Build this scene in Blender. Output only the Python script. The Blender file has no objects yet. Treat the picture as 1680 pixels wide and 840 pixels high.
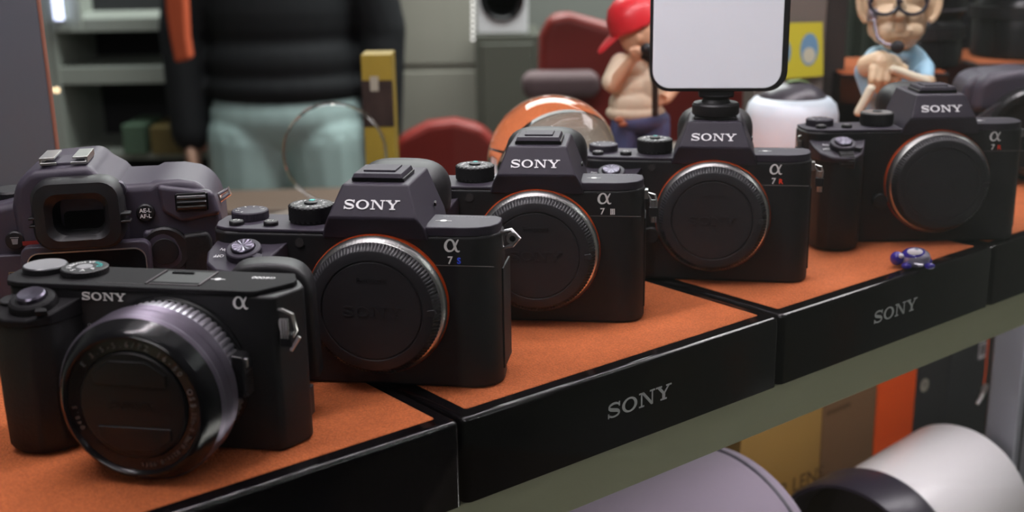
import bpy, bmesh, math, random
from mathutils import Vector, Matrix
random.seed(7)
PI = math.pi
S = 0.001                                   # everything below is written in millimetres
scene = bpy.context.scene
COL = scene.collection

# ------------------------------------------------------------------ camera
FPX, PITCH, ROLL, CAMH = 1966.0, 0.2712, -0.0159, 195.7
fw = Vector((0, math.cos(PITCH), -math.sin(PITCH)))
r0 = Vector((1, 0, 0)); u0 = r0.cross(fw)
RT = r0*math.cos(ROLL) + u0*math.sin(ROLL); UP = -r0*math.sin(ROLL) + u0*math.cos(ROLL)
cd = bpy.data.cameras.new('camera'); cam = bpy.data.objects.new('camera', cd); COL.objects.link(cam)
m = Matrix.Identity(4)
for i in range(3):
    m[i][0] = RT[i]; m[i][1] = UP[i]; m[i][2] = -fw[i]
m[2][3] = CAMH*S
cam.matrix_world = m
cd.sensor_width = 36; cd.lens = FPX/1680*36; cd.clip_start = 0.01; cd.clip_end = 50
cd.dof.use_dof = True; cd.dof.focus_distance = 0.55; cd.dof.aperture_fstop = 10
scene.camera = cam

# ------------------------------------------------------------------ world, exposure
w = bpy.data.worlds.new('world'); scene.world = w; w.use_nodes = True
w.node_tree.nodes['Background'].inputs[0].default_value = (0.75, 0.78, 0.8, 1)
w.node_tree.nodes['Background'].inputs[1].default_value = 0.008
scene.view_settings.view_transform = 'Standard'; scene.view_settings.look = 'None'
scene.view_settings.exposure = 0.0; scene.view_settings.gamma = 1; scene.view_settings.use_curve_mapping = False

def area(name, loc, target, sx, sy, power, color):
    l = bpy.data.lights.new(name, 'AREA'); l.shape = 'RECTANGLE'; l.size = sx; l.size_y = sy; l.energy = power; l.color = color
    o = bpy.data.objects.new(name, l); COL.objects.link(o)
    o.location = loc; d = (Vector(target)-Vector(loc)).normalized()
    o.rotation_euler = d.to_track_quat('-Z', 'Y').to_euler(); return o
AY = 0.676                                   # yaw of the display row
D = Vector((math.cos(AY), math.sin(AY), 0)); N = Vector((-math.sin(AY), math.cos(AY), 0))
O3 = Vector((136.6, 593.8, 0))
def dn(d, n, z=0): return O3 + D*d + N*n + Vector((0, 0, z))
# the showcase's LED tube above the row, and the shop's ceiling lights
def strip(name, n, z, power, width=0.03, length=1.5, color=(1, .93, .98)):
    c = dn(-60, n, z)*S
    o = area(name, c, c+Vector((0, 0, -1)), length, width, power, color)
    o.rotation_euler = (0, 0, AY); return o
for k in range(26):                          # the showcase lamp is a row of small rectangular modules
    c = dn(-600+k*46, 80, 560)*S
    o = area('showcase_light_module', c, c+Vector((0, 0, -1)), .028, .012, 6.4/26, (1, .93, .98)); o.rotation_euler = (0, 0, AY)
area('shop_ceiling_light', (0.3, 2.6, 1.5), (0.3, 2.6, 0), 2.2, 1.2, 95, (0.95, 1.0, 0.97))
area('shop_side_light', (0.9, 1.2, 0.9), (0.3, 1.0, 0.0), 0.5, 0.3, 3.0, (1, .95, .97))
area('front_fill', (-0.5, -1.0, 1.25), (0.1, 0.6, 0), 1.0, 0.5, 9.0, (1, .97, .98))  # unseen fill added behind the viewpoint so front lettering reads bright
area('shelf_edge_fill', dn(200, -330, -520)*S, dn(200, 0, -50)*S, 0.9, 0.2, 2.5, (1, .98, .92))  # fill added below the view, aimed up to brighten the green board edge
for k in range(7):
    area('rear_streak_fill', (-1.5+k*.5, 3.7, 0.95+.09*(k % 3)), (0, .6, 0), .16, .10, 1.5, ((1, .9, .95), (.8, .9, 1), (1, .95, .85))[k % 3])  # unseen lights added at the rear for streaks on ridged metal and chrome
o = area('lower_shelf_fill', dn(290, 25, -66)*S, dn(290, 60, -300)*S, 0.45, 0.02, .5, (1, .95, 1)); o.rotation_euler = (math.radians(14), 0, AY)  # added fill under the board, placed to brighten the white lens
o = area('lower_shelf_fill', dn(-150, 40, -66)*S, dn(-150, 60, -300)*S, 0.5, 0.02, .22, (1, .95, 1)); o.rotation_euler = (math.radians(10), 0, AY)  # second added fill, for the fabric case

# ------------------------------------------------------------------ pixel helpers
def ray(px, py): return (RT*((px-840)/FPX) - UP*((py-420)/FPX) + fw)
def at(px, py, Y):
    d = ray(px, py); return Vector((0, 0, CAMH)) + d*(Y/d.y)
def atz(px, py, z):
    d = ray(px, py); return Vector((0, 0, CAMH)) + d*((z-CAMH)/d.z)

# ------------------------------------------------------------------ materials
MATS = {}
def mat(name, color=(.5, .5, .5), rough=.5, metal=0, bump=0, scale=400, var=0, trans=0, emit=0, coat=0, spec=.5, ior=1.45, ecol=None, sheen=0, alpha=1, detail=4, dist=.0004):
    if name in MATS: return MATS[name]
    m = bpy.data.materials.new(name); m.use_nodes = True; nt = m.node_tree; b = nt.nodes['Principled BSDF']
    b.inputs['Base Color'].default_value = (*color, 1); b.inputs['Roughness'].default_value = rough
    b.inputs['Metallic'].default_value = metal; b.inputs['IOR'].default_value = ior
    b.inputs['Specular IOR Level'].default_value = spec; b.inputs['Transmission Weight'].default_value = trans
    b.inputs['Coat Weight'].default_value = coat; b.inputs['Sheen Weight'].default_value = sheen
    b.inputs['Alpha'].default_value = alpha
    if emit:
        b.inputs['Emission Color'].default_value = (*(ecol or color), 1); b.inputs['Emission Strength'].default_value = emit
    tc = nt.nodes.new('ShaderNodeTexCoord'); nz = nt.nodes.new('ShaderNodeTexNoise')
    nz.inputs['Scale'].default_value = scale; nz.inputs['Detail'].default_value = detail
    nt.links.new(tc.outputs['Object'], nz.inputs['Vector'])
    if bump:
        bp = nt.nodes.new('ShaderNodeBump'); bp.inputs['Strength'].default_value = bump; bp.inputs['Distance'].default_value = dist
        nt.links.new(nz.outputs['Fac'], bp.inputs['Height']); nt.links.new(bp.outputs['Normal'], b.inputs['Normal'])
    if var:
        n2 = nt.nodes.new('ShaderNodeTexNoise'); n2.inputs['Scale'].default_value = scale*.06; n2.inputs['Detail'].default_value = 5
        nt.links.new(tc.outputs['Object'], n2.inputs['Vector'])
        cr = nt.nodes.new('ShaderNodeValToRGB')
        cr.color_ramp.elements[0].position = .3; cr.color_ramp.elements[1].position = .7
        cr.color_ramp.elements[0].color = tuple(c*(1-var) for c in color)+(1,)
        cr.color_ramp.elements[1].color = tuple(min(1, c*(1+var)) for c in color)+(1,)
        nt.links.new(n2.outputs['Fac'], cr.inputs['Fac']); nt.links.new(cr.outputs['Color'], b.inputs['Base Color'])
    MATS[name] = m; return m
BLACK = mat('black_magnesium', (.010, .0095, .011), .52, bump=.25, scale=2500, dist=.0002)
TOPLIT = mat('top_lit_black', (.031, .0255, .038), .52, bump=.3, scale=3000, dist=.0002, spec=.35)  # BLACK's magnesium lighter and purpler, to paint overhead light onto upper parts
LEATH = mat('black_grip_rubber', (.008, .008, .0085), .58, bump=.6, scale=900, dist=.0004)
CAPM = mat('cap_plastic', (.024, .023, .026), .45, bump=.1, scale=2500, dist=.0001)
RUB = mat('rubber', (.010, .0095, .011), .5)
GLOSS = mat('gloss_black', (.006, .006, .007), .12)
LACQ = mat('black_lacquer', (.005, .004, .0045), .09, spec=.7)
CHROME = mat('chrome', (.9, .89, .87), .28, 1)
STEEL = mat('satin_steel', (.55, .54, .56), .3, 1)
ORING = mat('orange_anodised', (.62, .085, .016), .35, .4)
WHITE = mat('white_ink', (.93, .92, .93), .4)
SILV = mat('silver_ink', (.85, .84, .82), .4, .1)
GREYI = mat('grey_ink', (.22, .22, .23), .5)
DIMI = mat('dim_ink', (.16, .14, .13), .5)
REDI = mat('red_ink', (.85, .05, .02), .4)
BLUEI = mat('blue_ink', (.06, .12, .95), .4)
TEAL = mat('teal_ink', (.05, .45, .42), .4)
SUEDE = mat('orange_suede', (.60, .152, .044), .95, bump=1.0, scale=1150, var=.07, dist=.0016)
def grain(m, sc, lo):
    nt = m.node_tree; b = nt.nodes['Principled BSDF']; tc = nt.nodes.new('ShaderNodeTexCoord'); n = nt.nodes.new('ShaderNodeTexNoise')
    n.inputs['Scale'].default_value = sc; n.inputs['Detail'].default_value = 3; nt.links.new(tc.outputs['Object'], n.inputs['Vector'])
    r = nt.nodes.new('ShaderNodeMapRange'); r.inputs['From Min'].default_value = .35; r.inputs['From Max'].default_value = .65
    r.inputs['To Min'].default_value = lo; r.inputs['To Max'].default_value = 1.12; nt.links.new(n.outputs['Fac'], r.inputs['Value'])
    v = nt.nodes.new('ShaderNodeVectorMath'); v.operation = 'SCALE'
    src = b.inputs['Base Color'].links[0].from_socket; nt.links.new(src, v.inputs[0]); nt.links.new(r.outputs['Result'], v.inputs['Scale']); nt.links.new(v.outputs[0], b.inputs['Base Color'])
grain(SUEDE, 1100, .80)
SKIN = mat('painted_skin', (.62, .36, .22), .45, var=.12, scale=300)
SKIND = mat('painted_skin_shaded_resin', (.58, .40, .24), .45, var=.25, scale=500)

# ------------------------------------------------------------------ mesh builder
class MB:
    def __init__(s): s.bm = bmesh.new()
    def poly3(s, rings, cap=True, closed=True):
        """skin a list of equal rings of Vectors"""
        vs = [[s.bm.verts.new(Vector(p)*S) for p in r] for r in rings]
        n = len(vs[0])
        for a, b in zip(vs[:-1], vs[1:]):
            for i in range(n if closed else n-1):
                j = (i+1) % n
                try: s.bm.faces.new((a[i], a[j], b[j], b[i]))
                except ValueError: pass
        if cap:
            for r in (vs[0], vs[-1]):
                try: s.bm.faces.new(r)
                except ValueError: pass
        return s
    def box(s, x0, x1, y0, y1, z0, z1):
        return s.poly3([[(x0, y0, z), (x1, y0, z), (x1, y1, z), (x0, y1, z)] for z in (z0, z1)])
    def prism(s, pts, a, b, ax='z'):
        f = {'z': lambda p, h: (p[0], p[1], h), 'y': lambda p, h: (p[0], h, p[1]), 'x': lambda p, h: (h, p[0], p[1])}[ax]
        return s.poly3([[f(p, a) for p in pts], [f(p, b) for p in pts]])
    def lathe(s, prof, c=(0, 0, 0), ax='z', n=64, r_mod=None, cap=True):
        c = Vector(c); rings = []
        for k, (r, h) in enumerate(prof):
            ring = []
            for i in range(n):
                t = 2*PI*i/n; rr = r*(r_mod(k, i) if r_mod else 1)
                a, b = rr*math.cos(t), rr*math.sin(t)
                ring.append(c + Vector({'z': (a, b, h), 'y': (a, h, b), 'x': (h, a, b)}[ax]))
            rings.append(ring)
        return s.poly3(rings, cap)
    def tube(s, path, r, n=10, closed=False, flat=1.0):
        P = [Vector(p) for p in path]; m_ = len(P); R = r if isinstance(r, (list, tuple)) else [r]*m_
        rings = []; prev = None
        for i, p in enumerate(P):
            if closed: t = P[(i+1) % m_]-P[i-1]
            else: t = P[min(i+1, m_-1)]-P[max(i-1, 0)]
            t.normalize()
            if prev is None:
                a = Vector((0, 0, 1)) if abs(t.z) < .9 else Vector((1, 0, 0)); u = t.cross(a).normalized()
            else: u = (prev - t*prev.dot(t)).normalized()
            prev = u; v = t.cross(u)
            rings.append([p + (u*math.cos(2*PI*k/n) + v*math.sin(2*PI*k/n)*flat)*R[i] for k in range(n)])
        if closed: rings.append(rings[0])
        return s.poly3(rings, cap=not closed)
    def ball(s, c, r, n=20, rot=None):
        c = Vector(c); r = Vector(r) if not isinstance(r, (int, float)) else Vector((r, r, r))
        M_ = rot or Matrix.Identity(3); rings = []
        for j in range(1, n//2):
            ph = PI*j/(n//2)
            rings.append([c + M_ @ Vector((r.x*math.sin(ph)*math.cos(2*PI*i/n), r.y*math.sin(ph)*math.sin(2*PI*i/n), r.z*math.cos(ph))) for i in range(n)])
        b0 = len(s.bm.verts); s.poly3(rings, cap=False)
        s.bm.verts.ensure_lookup_table()
        top = s.bm.verts.new((c + M_ @ Vector((0, 0, r.z)))*S); bot = s.bm.verts.new((c - M_ @ Vector((0, 0, r.z)))*S)
        s.bm.verts.ensure_lookup_table()
        v = s.bm.verts; L = len(rings)
        for i in range(n):
            j = (i+1) % n
            s.bm.faces.new((v[b0+i], v[b0+j], top)); s.bm.faces.new((v[b0+(L-1)*n+j], v[b0+(L-1)*n+i], bot))
        return s
    def cap(s, a, b, ra, rb, n=14):
        """tapered limb with round ends"""
        a, b = Vector(a), Vector(b); s.tube([a, b], [ra, rb], n); s.ball(a, ra, n); s.ball(b, rb, n); return s
    def text(s, body, size, M_, depth=.15, spacing=1.0, align='CENTER', bold=0):
        cu = bpy.data.curves.new('t', 'FONT'); cu.body = body; cu.size = size; cu.extrude = depth; cu.space_character = spacing
        cu.align_x = align; cu.align_y = 'CENTER'; cu.resolution_u = 3; cu.offset = bold
        o = bpy.data.objects.new('t', cu); COL.objects.link(o); bpy.context.view_layer.update()
        me = o.evaluated_get(bpy.context.evaluated_depsgraph_get()).to_mesh()
        b0 = [s.bm.verts.new((M_ @ v.co)*S) for v in me.vertices]
        for p in me.polygons:
            try: s.bm.faces.new([b0[i] for i in p.vertices])
            except ValueError: pass
        bpy.data.objects.remove(o); bpy.data.curves.remove(cu); return s
    def flat(s, pts, M_, depth):
        return s.poly3([[M_ @ Vector((x, y, z)) for x, y in pts] for z in (-depth, depth)])
    def build(s, name, material, parent=None, bevel=0, seg=3, ang=35, mods=None, smooth=True, weld=False):
        if weld: bmesh.ops.remove_doubles(s.bm, verts=s.bm.verts, dist=1e-7)
        bmesh.ops.recalc_face_normals(s.bm, faces=s.bm.faces)
        me = bpy.data.meshes.new(name)
        for f in s.bm.faces: f.smooth = smooth
        if not bevel:
            for e in s.bm.edges:
                if len(e.link_faces) == 2 and e.calc_face_angle(0) > math.radians(ang): e.smooth = False
        s.bm.to_mesh(me); s.bm.free()
        o = bpy.data.objects.new(name, me); COL.objects.link(o); me.materials.append(material)
        if parent: o.parent = parent
        if bevel:
            b = o.modifiers.new('b', 'BEVEL'); b.width = bevel*S; b.segments = seg; b.limit_method = 'ANGLE'; b.angle_limit = math.radians(30)
            b.harden_normals = True
        if mods:
            for md in mods: md(o)
        return o
def remesh(v, it=4):
    def f(o):
        r = o.modifiers.new('r', 'REMESH'); r.mode = 'VOXEL'; r.voxel_size = v*S; r.use_smooth_shade = True
        q = o.modifiers.new('s', 'SMOOTH'); q.iterations = it; q.factor = .5
    return f
def tag(o, label, cat, group=None, kind=None):
    if label: o['label'] = label
    if cat: o['category'] = cat
    if group: o['group'] = group
    if kind: o['kind'] = kind
    return o
def thing(name, label, cat, loc=(0, 0, 0), yaw=0, group=None):
    o = bpy.data.objects.new(name, None); COL.objects.link(o); o.empty_display_size = .01
    o.location = Vector(loc)*S; o.rotation_euler = (0, 0, -yaw)
    return tag(o, label, cat, group)
def lab(o, l): o['label'] = l; return o
def struct(o): o['kind'] = 'structure'; return o

# frame helpers: plane whose X is local +x and Y is up along a tilt (facing the viewer, -y)
def face(x, y, z, tilt=0, sc=1.0, rotz=0):
    """text plane facing -y; tilt leans its top away from the viewer"""
    return Matrix.Translation((x, y, z)) @ Matrix.Rotation(rotz, 4, 'Z') @ Matrix.Rotation(PI/2 - tilt, 4, 'X') @ Matrix.Scale(sc, 4)
def flatup(x, y, z, rot=0, sc=1.0):
    return Matrix.Translation((x, y, z)) @ Matrix.Rotation(rot, 4, 'Z') @ Matrix.Scale(sc, 4)

# ------------------------------------------------------------------ slab-serif word and the script alpha
def ribbon(mb, path, M_, dz):
    L, R_ = [], []
    for i, (x, y, wd) in enumerate(path):
        a = path[max(i-1, 0)]; b = path[min(i+1, len(path)-1)]
        tx, ty = b[0]-a[0], b[1]-a[1]; l = math.hypot(tx, ty) or 1; nx, ny = -ty/l, tx/l
        L.append((x+nx*wd/2, y+ny*wd/2)); R_.append((x-nx*wd/2, y-ny*wd/2))
    for i in range(len(path)-1):
        mb.flat([L[i], L[i+1], R_[i+1], R_[i]], M_, dz)
def arc(cx, cy, rx, ry, a0, a1, w0, w1, n=14):
    return [(cx+rx*math.cos(math.radians(a0+(a1-a0)*i/n)), cy+ry*math.sin(math.radians(a0+(a1-a0)*i/n)), w0+(w1-w0)*math.sin(PI*i/n)) for i in range(n+1)]
def sony(mb, M_, height, dz=.12):
    """the maker's word in wide slab capitals, centred on M_, cap height = height"""
    T = M_ @ Matrix.Scale(height, 4) @ Matrix.Translation((-2.86, -.5, 0)); dz = dz/height
    q = lambda pts, ox: mb.flat([(x+ox, y) for x, y in pts], T, dz)
    # S
    p = arc(.6, .735, .43, .205, 22, 180, .12, .15) + [(.2, .66, .2), (.33, .575, .23), (.6, .5, .24), (.87, .425, .23), (1.0, .34, .2)] + arc(.6, .265, .43, .205, 0, -158, .15, .12)
    ribbon(mb, p, T, dz)
    q([(1.0, .68), (1.1, .68), (1.1, .99), (1.0, .99)], 0); q([(.08, .01), (.18, .01), (.18, .33), (.08, .33)], 0)
    # O : ellipse ring, heavier at the sides
    n = 40; ox = 1.95
    for i in range(n):
        a, b = 2*PI*i/n, 2*PI*(i+1)/n
        mb.flat([(ox+.66*math.cos(a), .5+.5*math.sin(a)), (ox+.66*math.cos(b), .5+.5*math.sin(b)),
                 (ox+.42*math.cos(b), .5+.38*math.sin(b)), (ox+.42*math.cos(a), .5+.38*math.sin(a))], T, dz)
    # N
    ox = 2.78
    q([(.17, .05), (.29, .05), (.29, .95), (.17, .95)], ox); q([(1.13, .05), (1.25, .05), (1.25, .95), (1.13, .95)], ox)
    q([(.05, 1), (.42, 1), (1.25, .1), (1.25, 0), (1.08, 0), (.17, .98)], ox)
    q([(0, .89), (.3, .89), (.3, 1), (0, 1)], ox); q([(0, 0), (.46, 0), (.46, .11), (0, .11)], ox); q([(.96, .89), (1.42, .89), (1.42, 1), (.96, 1)], ox)
    # Y
    ox = 4.28
    q([(.1, .95), (.4, .95), (.86, .45), (.6, .45)], ox); q([(1.28, .95), (1.14, .95), (.68, .45), (.84, .42)], ox)
    q([(.6, .05), (.86, .05), (.86, .5), (.6, .5)], ox)
    q([(0, .89), (.56, .89), (.56, 1), (0, 1)], ox); q([(.94, .89), (1.44, .89), (1.44, 1), (.94, 1)], ox); q([(.44, 0), (1.02, 0), (1.02, .11), (.44, .11)], ox)
    return mb
def alpha(mb, M_, height, dz=.12):
    T = M_ @ Matrix.Scale(height, 4) @ Matrix.Translation((-.6, -.5, 0)); dz = dz/height
    p = [(1.14, .97, .08), (1.06, .86, .11), (.96, .66, .13), (.84, .4, .13), (.7, .17, .12), (.52, .07, .12), (.32, .09, .16),
         (.17, .25, .2), (.13, .48, .21), (.2, .72, .18), (.36, .91, .13), (.55, .95, .12), (.7, .86, .14), (.8, .66, .17), (.88, .36, .18),
         (.96, .14, .16), (1.08, .05, .12), (1.22, .1, .08)]
    q = []
    for i in range(len(p)-1):
        a = p[max(i-1, 0)]; b = p[i]; c = p[i+1]; d = p[min(i+2, len(p)-1)]
        for k in range(4):
            t = k/4
            q.append(tuple(.5*(2*b[j]+(c[j]-a[j])*t+(2*a[j]-5*b[j]+4*c[j]-d[j])*t*t+(3*b[j]-a[j]-3*c[j]+d[j])*t**3) for j in range(3)))
    q.append(p[-1]); ribbon(mb, q, T, dz); return mb
def word(body, size, M_, spacing=1.0, dz=.1, bold=0):
    mb = MB(); mb.text(body, size, M_, dz, spacing, bold=bold); return mb
def arcword(mb, body, R, a0, step, size, y, cz, cx=0, inward=False):
    """characters around a circle in a plane facing the viewer"""
    for i, ch in enumerate(body):
        if ch == ' ': continue
        a = math.radians(a0 - step*i)
        M_ = Matrix.Translation((cx+R*math.cos(a), y, cz+R*math.sin(a))) @ Matrix.Rotation(-(a-PI/2) , 4, 'Y') @ Matrix.Rotation(PI/2, 4, 'X')
        mb.text(ch, size, M_, .06)
    return mb
def rrect(x0, x1, y0, y1, r, n=5):
    P = []
    for cx, cy, a in ((x1-r, y1-r, 0), (x0+r, y1-r, 90), (x0+r, y0+r, 180), (x1-r, y0+r, 270)):
        for i in range(n+1):
            t = math.radians(a+90*i/n); P.append((cx+r*math.cos(t), cy+r*math.sin(t)))
    return P

# ================================================================== THE SETTING
GREEN = mat('grey_green_laminate', (.315, .325, .205), .5, bump=.15, scale=300)
BROWN = mat('brown_laminate', (.12, .085, .06), .6, var=.2, scale=100)
def frame_thing(name, label, cat, group=None): return thing(name, label, cat, O3, -AY, group)

floor = MB().box(-2500, 2500, -300, 4300, -1200, -1170).build('floor', mat('shop_floor', (.16, .13, .10), .5, var=.15, scale=60)); struct(floor)
wall = MB().box(-2500, 2500, 4200, 4300, -1170, 1500).build('wall_back', mat('shop_wall', (.20, .21, .19), .7, bump=.1, scale=80)); struct(wall)
wl = MB().box(-2560, -2500, -300, 4300, -1170, 1500).build('wall_left', MATS['shop_wall']); struct(wl)
wr = MB().box(2500, 2560, -300, 4300, -1170, 1500).build('wall_right', MATS['shop_wall']); struct(wr)
cl = MB().box(-2560, 2560, 700, 4300, 1560, 1600).build('ceiling', mat('ceiling_white', (.6, .6, .6), .8)); struct(cl)

def led_strip(label, n, z, cnt, pitch, d0):
    t = frame_thing('led_strip', label, 'light strip', 'rows of small lamps above the showcase'); t.location = dn(d0, n, z)*S
    MB().box(-12, cnt*pitch, -6, 6, 0, 5).build('rail', mat('strip_rail', (.5, .5, .5), .5), t)
    q = MB()
    for k in range(cnt): q.ball((k*pitch, 0, -1.5), 4.0, 10)
    q.build('diodes', mat('diode_glow', (1, 1, 1), .4, emit=26, ecol=(1, .95, .97)), t)['kind'] = 'stuff'
led_strip('row of small white lamps above the front edge of the showcase', -22, 430, 34, 30, -560)
led_strip('row of small white lamps above the middle of the showcase', 60, 470, 30, 30, -480)
led_strip('row of small white lamps above the rear of the showcase', 200, 500, 30, 30, -480)

# the showcase glass in front of the row, and the shelf board
g = frame_thing('window_1', None, None); g['kind'] = 'structure'
glass = MB().box(-900, 900, -64, -60, -420, 560).build('glass_pane', mat('clear_glass', (1, 1, 1), 0, trans=1, ior=1.45), g)
sb = frame_thing('shelf_board', 'long grey-green shelf board carrying the black display plinths', 'shelf')
MB().box(-640, 700, -7, 520, -62, -38.3).build('board', GREEN, sb, bevel=.6)
lab(MB().box(-640, 690, 296, 519, -38.3, -37.3).build('liner', BROWN, sb), 'brown liner sheet behind the plinths')
sl = frame_thing('lower_shelf', 'dark lower shelf board holding bag, boxes and white lens', 'shelf')
MB().box(-640, 900, -40, 520, -332, -316).build('board', mat('dark_board', (.05, .05, .05), .5), sl, bevel=1)
bk = frame_thing('showcase_back_panel', 'dark panel closing the compartment under the display shelf', 'panel')
MB().box(-640, 900, 500, 506, -316, -63).build('panel', mat('dark_panel', (.035, .035, .035), .5), bk)

W, G = 187.1, 15.6
def plinth(k, row, label, marked, wide=W):
    t = frame_thing('display_plinth', label, 'display plinth', 'black plinths with orange suede tops')
    t.location = dn(k*(W+G), row*(W+G))*S
    bs = MB().prism(rrect(-7.3, wide+7.3, -8.5, 292, 3.6, 5), -38, 0, 'z').build('base', LACQ, t, bevel=3.3, seg=8)
    at_ = bs.data.attributes.new('bevel_weight_edge', 'FLOAT', 'EDGE')      # only the top rim is rounded
    for e in bs.data.edges:
        at_.data[e.index].value = 1.0 if all(bs.data.vertices[v].co.z > -.001 for v in e.vertices) else 0.0
    bs.modifiers['b'].limit_method = 'WEIGHT'
    for e in bs.data.edges:
        e.use_edge_sharp = all(bs.data.vertices[v].co.z < -.037 for v in e.vertices)
    MB().prism(rrect(0, wide, 0, 285, 1.2, 3), -1.2, .35, 'z').build('suede_top', SUEDE, t, bevel=.5)
    if marked:
        mb = MB(); sony(mb, face(94, -8.55, -19), 7.3, .06); lab(mb.build('lettering', mat('pale_grey_ink', (.45, .47, .46), .5), t), 'grey word SONY on the front face')
    return t
plinth(-2, 0, 'black plinth with orange suede top under the camera with the zoom lens', False)
plinth(-1, 0, 'black plinth with orange suede top and large grey word, middle of the front row', True)
plinth(0, 0, 'black plinth with orange suede top where the blue turtle bead lies', True)
plinth(1, 0, 'black plinth with orange suede top at the right edge of the photo', False)


# ================================================================== MIRRORLESS BODIES WITH CAPS
def knurled(mb, c, r, z0, z1, n=96, depth=.6, rows=7):
    """barrel with a diamond-cut side"""
    prof = [(r-1.6, z0), (r-.8, z0+.02)]
    hs = [z0+.5+(z1-z0-1.0)*i/rows for i in range(rows+1)]
    prof += [(r, h) for h in hs] + [(r-.7, z1), (r-1.7, z1)]
    def rm(k, i):
        if 2 <= k < 2+len(hs): return 1 + (depth/r)*(1 if (i//2 + k) % 2 else -1)*.5
        return 1
    return mb.lathe(prof, c, 'z', n, rm)
def full_frame(name, label, x, y, yaw, badge, badgemat, xl=-72, lug='ring', group='capped camera bodies in the front row', buttons=True, video=False, dial_plain=False, sc=1.0):
    t = thing(name, label, 'camera', (x, y, .6), yaw, group); t.scale = (sc, sc, sc)
    # body shell: deck and right shoulder share one shell
    xb = xl-3.5
    plan = [(xb, 10), (xb+3, 3), (xb+8, 0), (40, 0), (45.5, 1), (50, 4.2), (52.5, 9), (53, 13), (52.5, 21), (49, 24), (20, 25), (-19, 26), (xb+5, 26), (xb, 22)]
    MB().prism(plan, 0, 68.2).build('body', BLACK, t, bevel=1.6, seg=3)
    plan2 = [(22, .2), (39, .2), (44, 1.2), (49.2, 4.4), (51.7, 9), (52.2, 13), (51.7, 20), (48.6, 23), (20, 23.6), (20, 12)]
    MB().poly3([[(20, 26, 8), (46, 25, 8), (46, 25, 62), (20, 26, 62)], [(20, 34, 8), (46, 34, 8), (46, 34, 62), (20, 34, 62)]]).box(-60, 20, 25, 34, 8, 62).build('rear_screen_housing', BLACK, t)
    MB().prism(plan2, 67.8, 72.0).build('right_top_plate', TOPLIT, t, bevel=.7)
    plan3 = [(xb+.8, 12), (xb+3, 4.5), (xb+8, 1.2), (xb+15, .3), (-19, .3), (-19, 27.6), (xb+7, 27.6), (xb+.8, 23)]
    MB().prism(plan3, 67.8, 69.6).build('left_top_plate', TOPLIT, t, bevel=.7)
    # seam line across the shoulder
    MB().box(24, 51, -.12, .1, 55.2, 55.5).build('seam', DIMI, t)
    # grip with sloping shutter deck
    gp = [(xl, 9), (xl, -8), (xl+2.5, -16), (xl+8, -21), (xl+15, -22.5), (xl+22, -21), (xl+27, -16.5), (xl+30.5, -7), (xl+33, .5), (xl+33, 9)]
    cx = sum(p[0] for p in gp)/len(gp); cy = sum(p[1] for p in gp)/len(gp)
    sec = []
    for z, k in ((.3, .93), (3, .985), (18, 1), (38, 1), (50, .985), (55, .97)):
        sec.append([(cx+(px-cx)*k, 6+(py-6)*k if py < 6 else py, z) for px, py in gp])
    MB().poly3(sec).build('grip', LEATH, t, bevel=1.3)
    top = [(px, py) for px, py in gp]
    slope = lambda py: 64.2 + min(py, 2)*.34
    MB().poly3([[(px, py, 54) for px, py in top], [(px, py-.4, slope(py)) for px, py in top]]).build('shutter_deck', TOPLIT, t, bevel=1.2)
    # front control dial under the shutter deck
    if dial_plain: fd = MB(); fd.lathe([(5.2, -4.5), (6, -4), (6, 4), (5.2, 4.5)], (xl+17, -16.2, 53.8), 'x', 48, lambda k, i: 1+(.03 if i % 2 else -.03)).build('front_dial', RUB, t)
    # shutter button in its power-switch collar
    ang = math.atan(.34); sx, sy = xl+17, -9.5; sz = slope(sy)
    RX = Matrix.Rotation(ang, 4, 'X')
    def tilted(mb, h=0):
        for v in mb.bm.verts: v.co = (Matrix.Translation((sx*S, sy*S, (sz+h)*S)) @ RX @ v.co)
        return mb
    sw = MB().lathe([(7.4, -1), (7.6, .4), (7.6, 2.6), (7, 3.2), (5.2, 3.3), (5.2, 2.5), (0.4, 2.5)], n=56)
    sw.prism([(5, -2), (9.6, -3.6), (10.2, -5.4), (8.4, -6.4), (4, -5)], .6, 2.6)
    swo = tilted(sw).build('power_switch', TOPLIT, t, bevel=.25, seg=2)
    bt = MB().lathe([(4.9, 2), (4.9, 4.2), (4.5, 4.6), (4.3, 4.5), (.3, 4.4)], n=48)
    for v in bt.bm.verts:                      # radial spin-cut facets on the button's face
        if v.co.z > 4.3*S and math.hypot(v.co.x, v.co.y) < 4.4*S:
            kk = round(math.atan2(v.co.y, v.co.x)/(2*PI/48)); v.co.z += (.16 if (kk//2) % 2 else -.12)*S*math.hypot(v.co.x, v.co.y)/(4.3*S)
    tilted(bt).build('shutter_button', mat('spun_metal_black', (.16, .145, .19), .3, .9), swo, ang=2)
    mb = MB(); mb.text('ON', 2.4, Matrix.Translation((-9.6, 2.3, .4)) @ Matrix.Rotation(2.9, 4, 'Z'), .05); mb.text('OFF', 2.6, Matrix.Translation((-10.4, -2.6, .45)) @ Matrix.Rotation(PI+.1, 4, 'Z'), .05)
    tilted(mb, 0).build('switch_marks', WHITE, t)
    # dials and buttons on the deck
    md = knurled(MB(), (-33, 16.8, 0), 9.6, 70, 77.4).build('mode_dial', RUB, t)
    MB().lathe([(9.2, 69), (9.2, 70.3)], (-33, 16.8, 0), 'z', 48).build('dial_base', BLACK, md)
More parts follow.
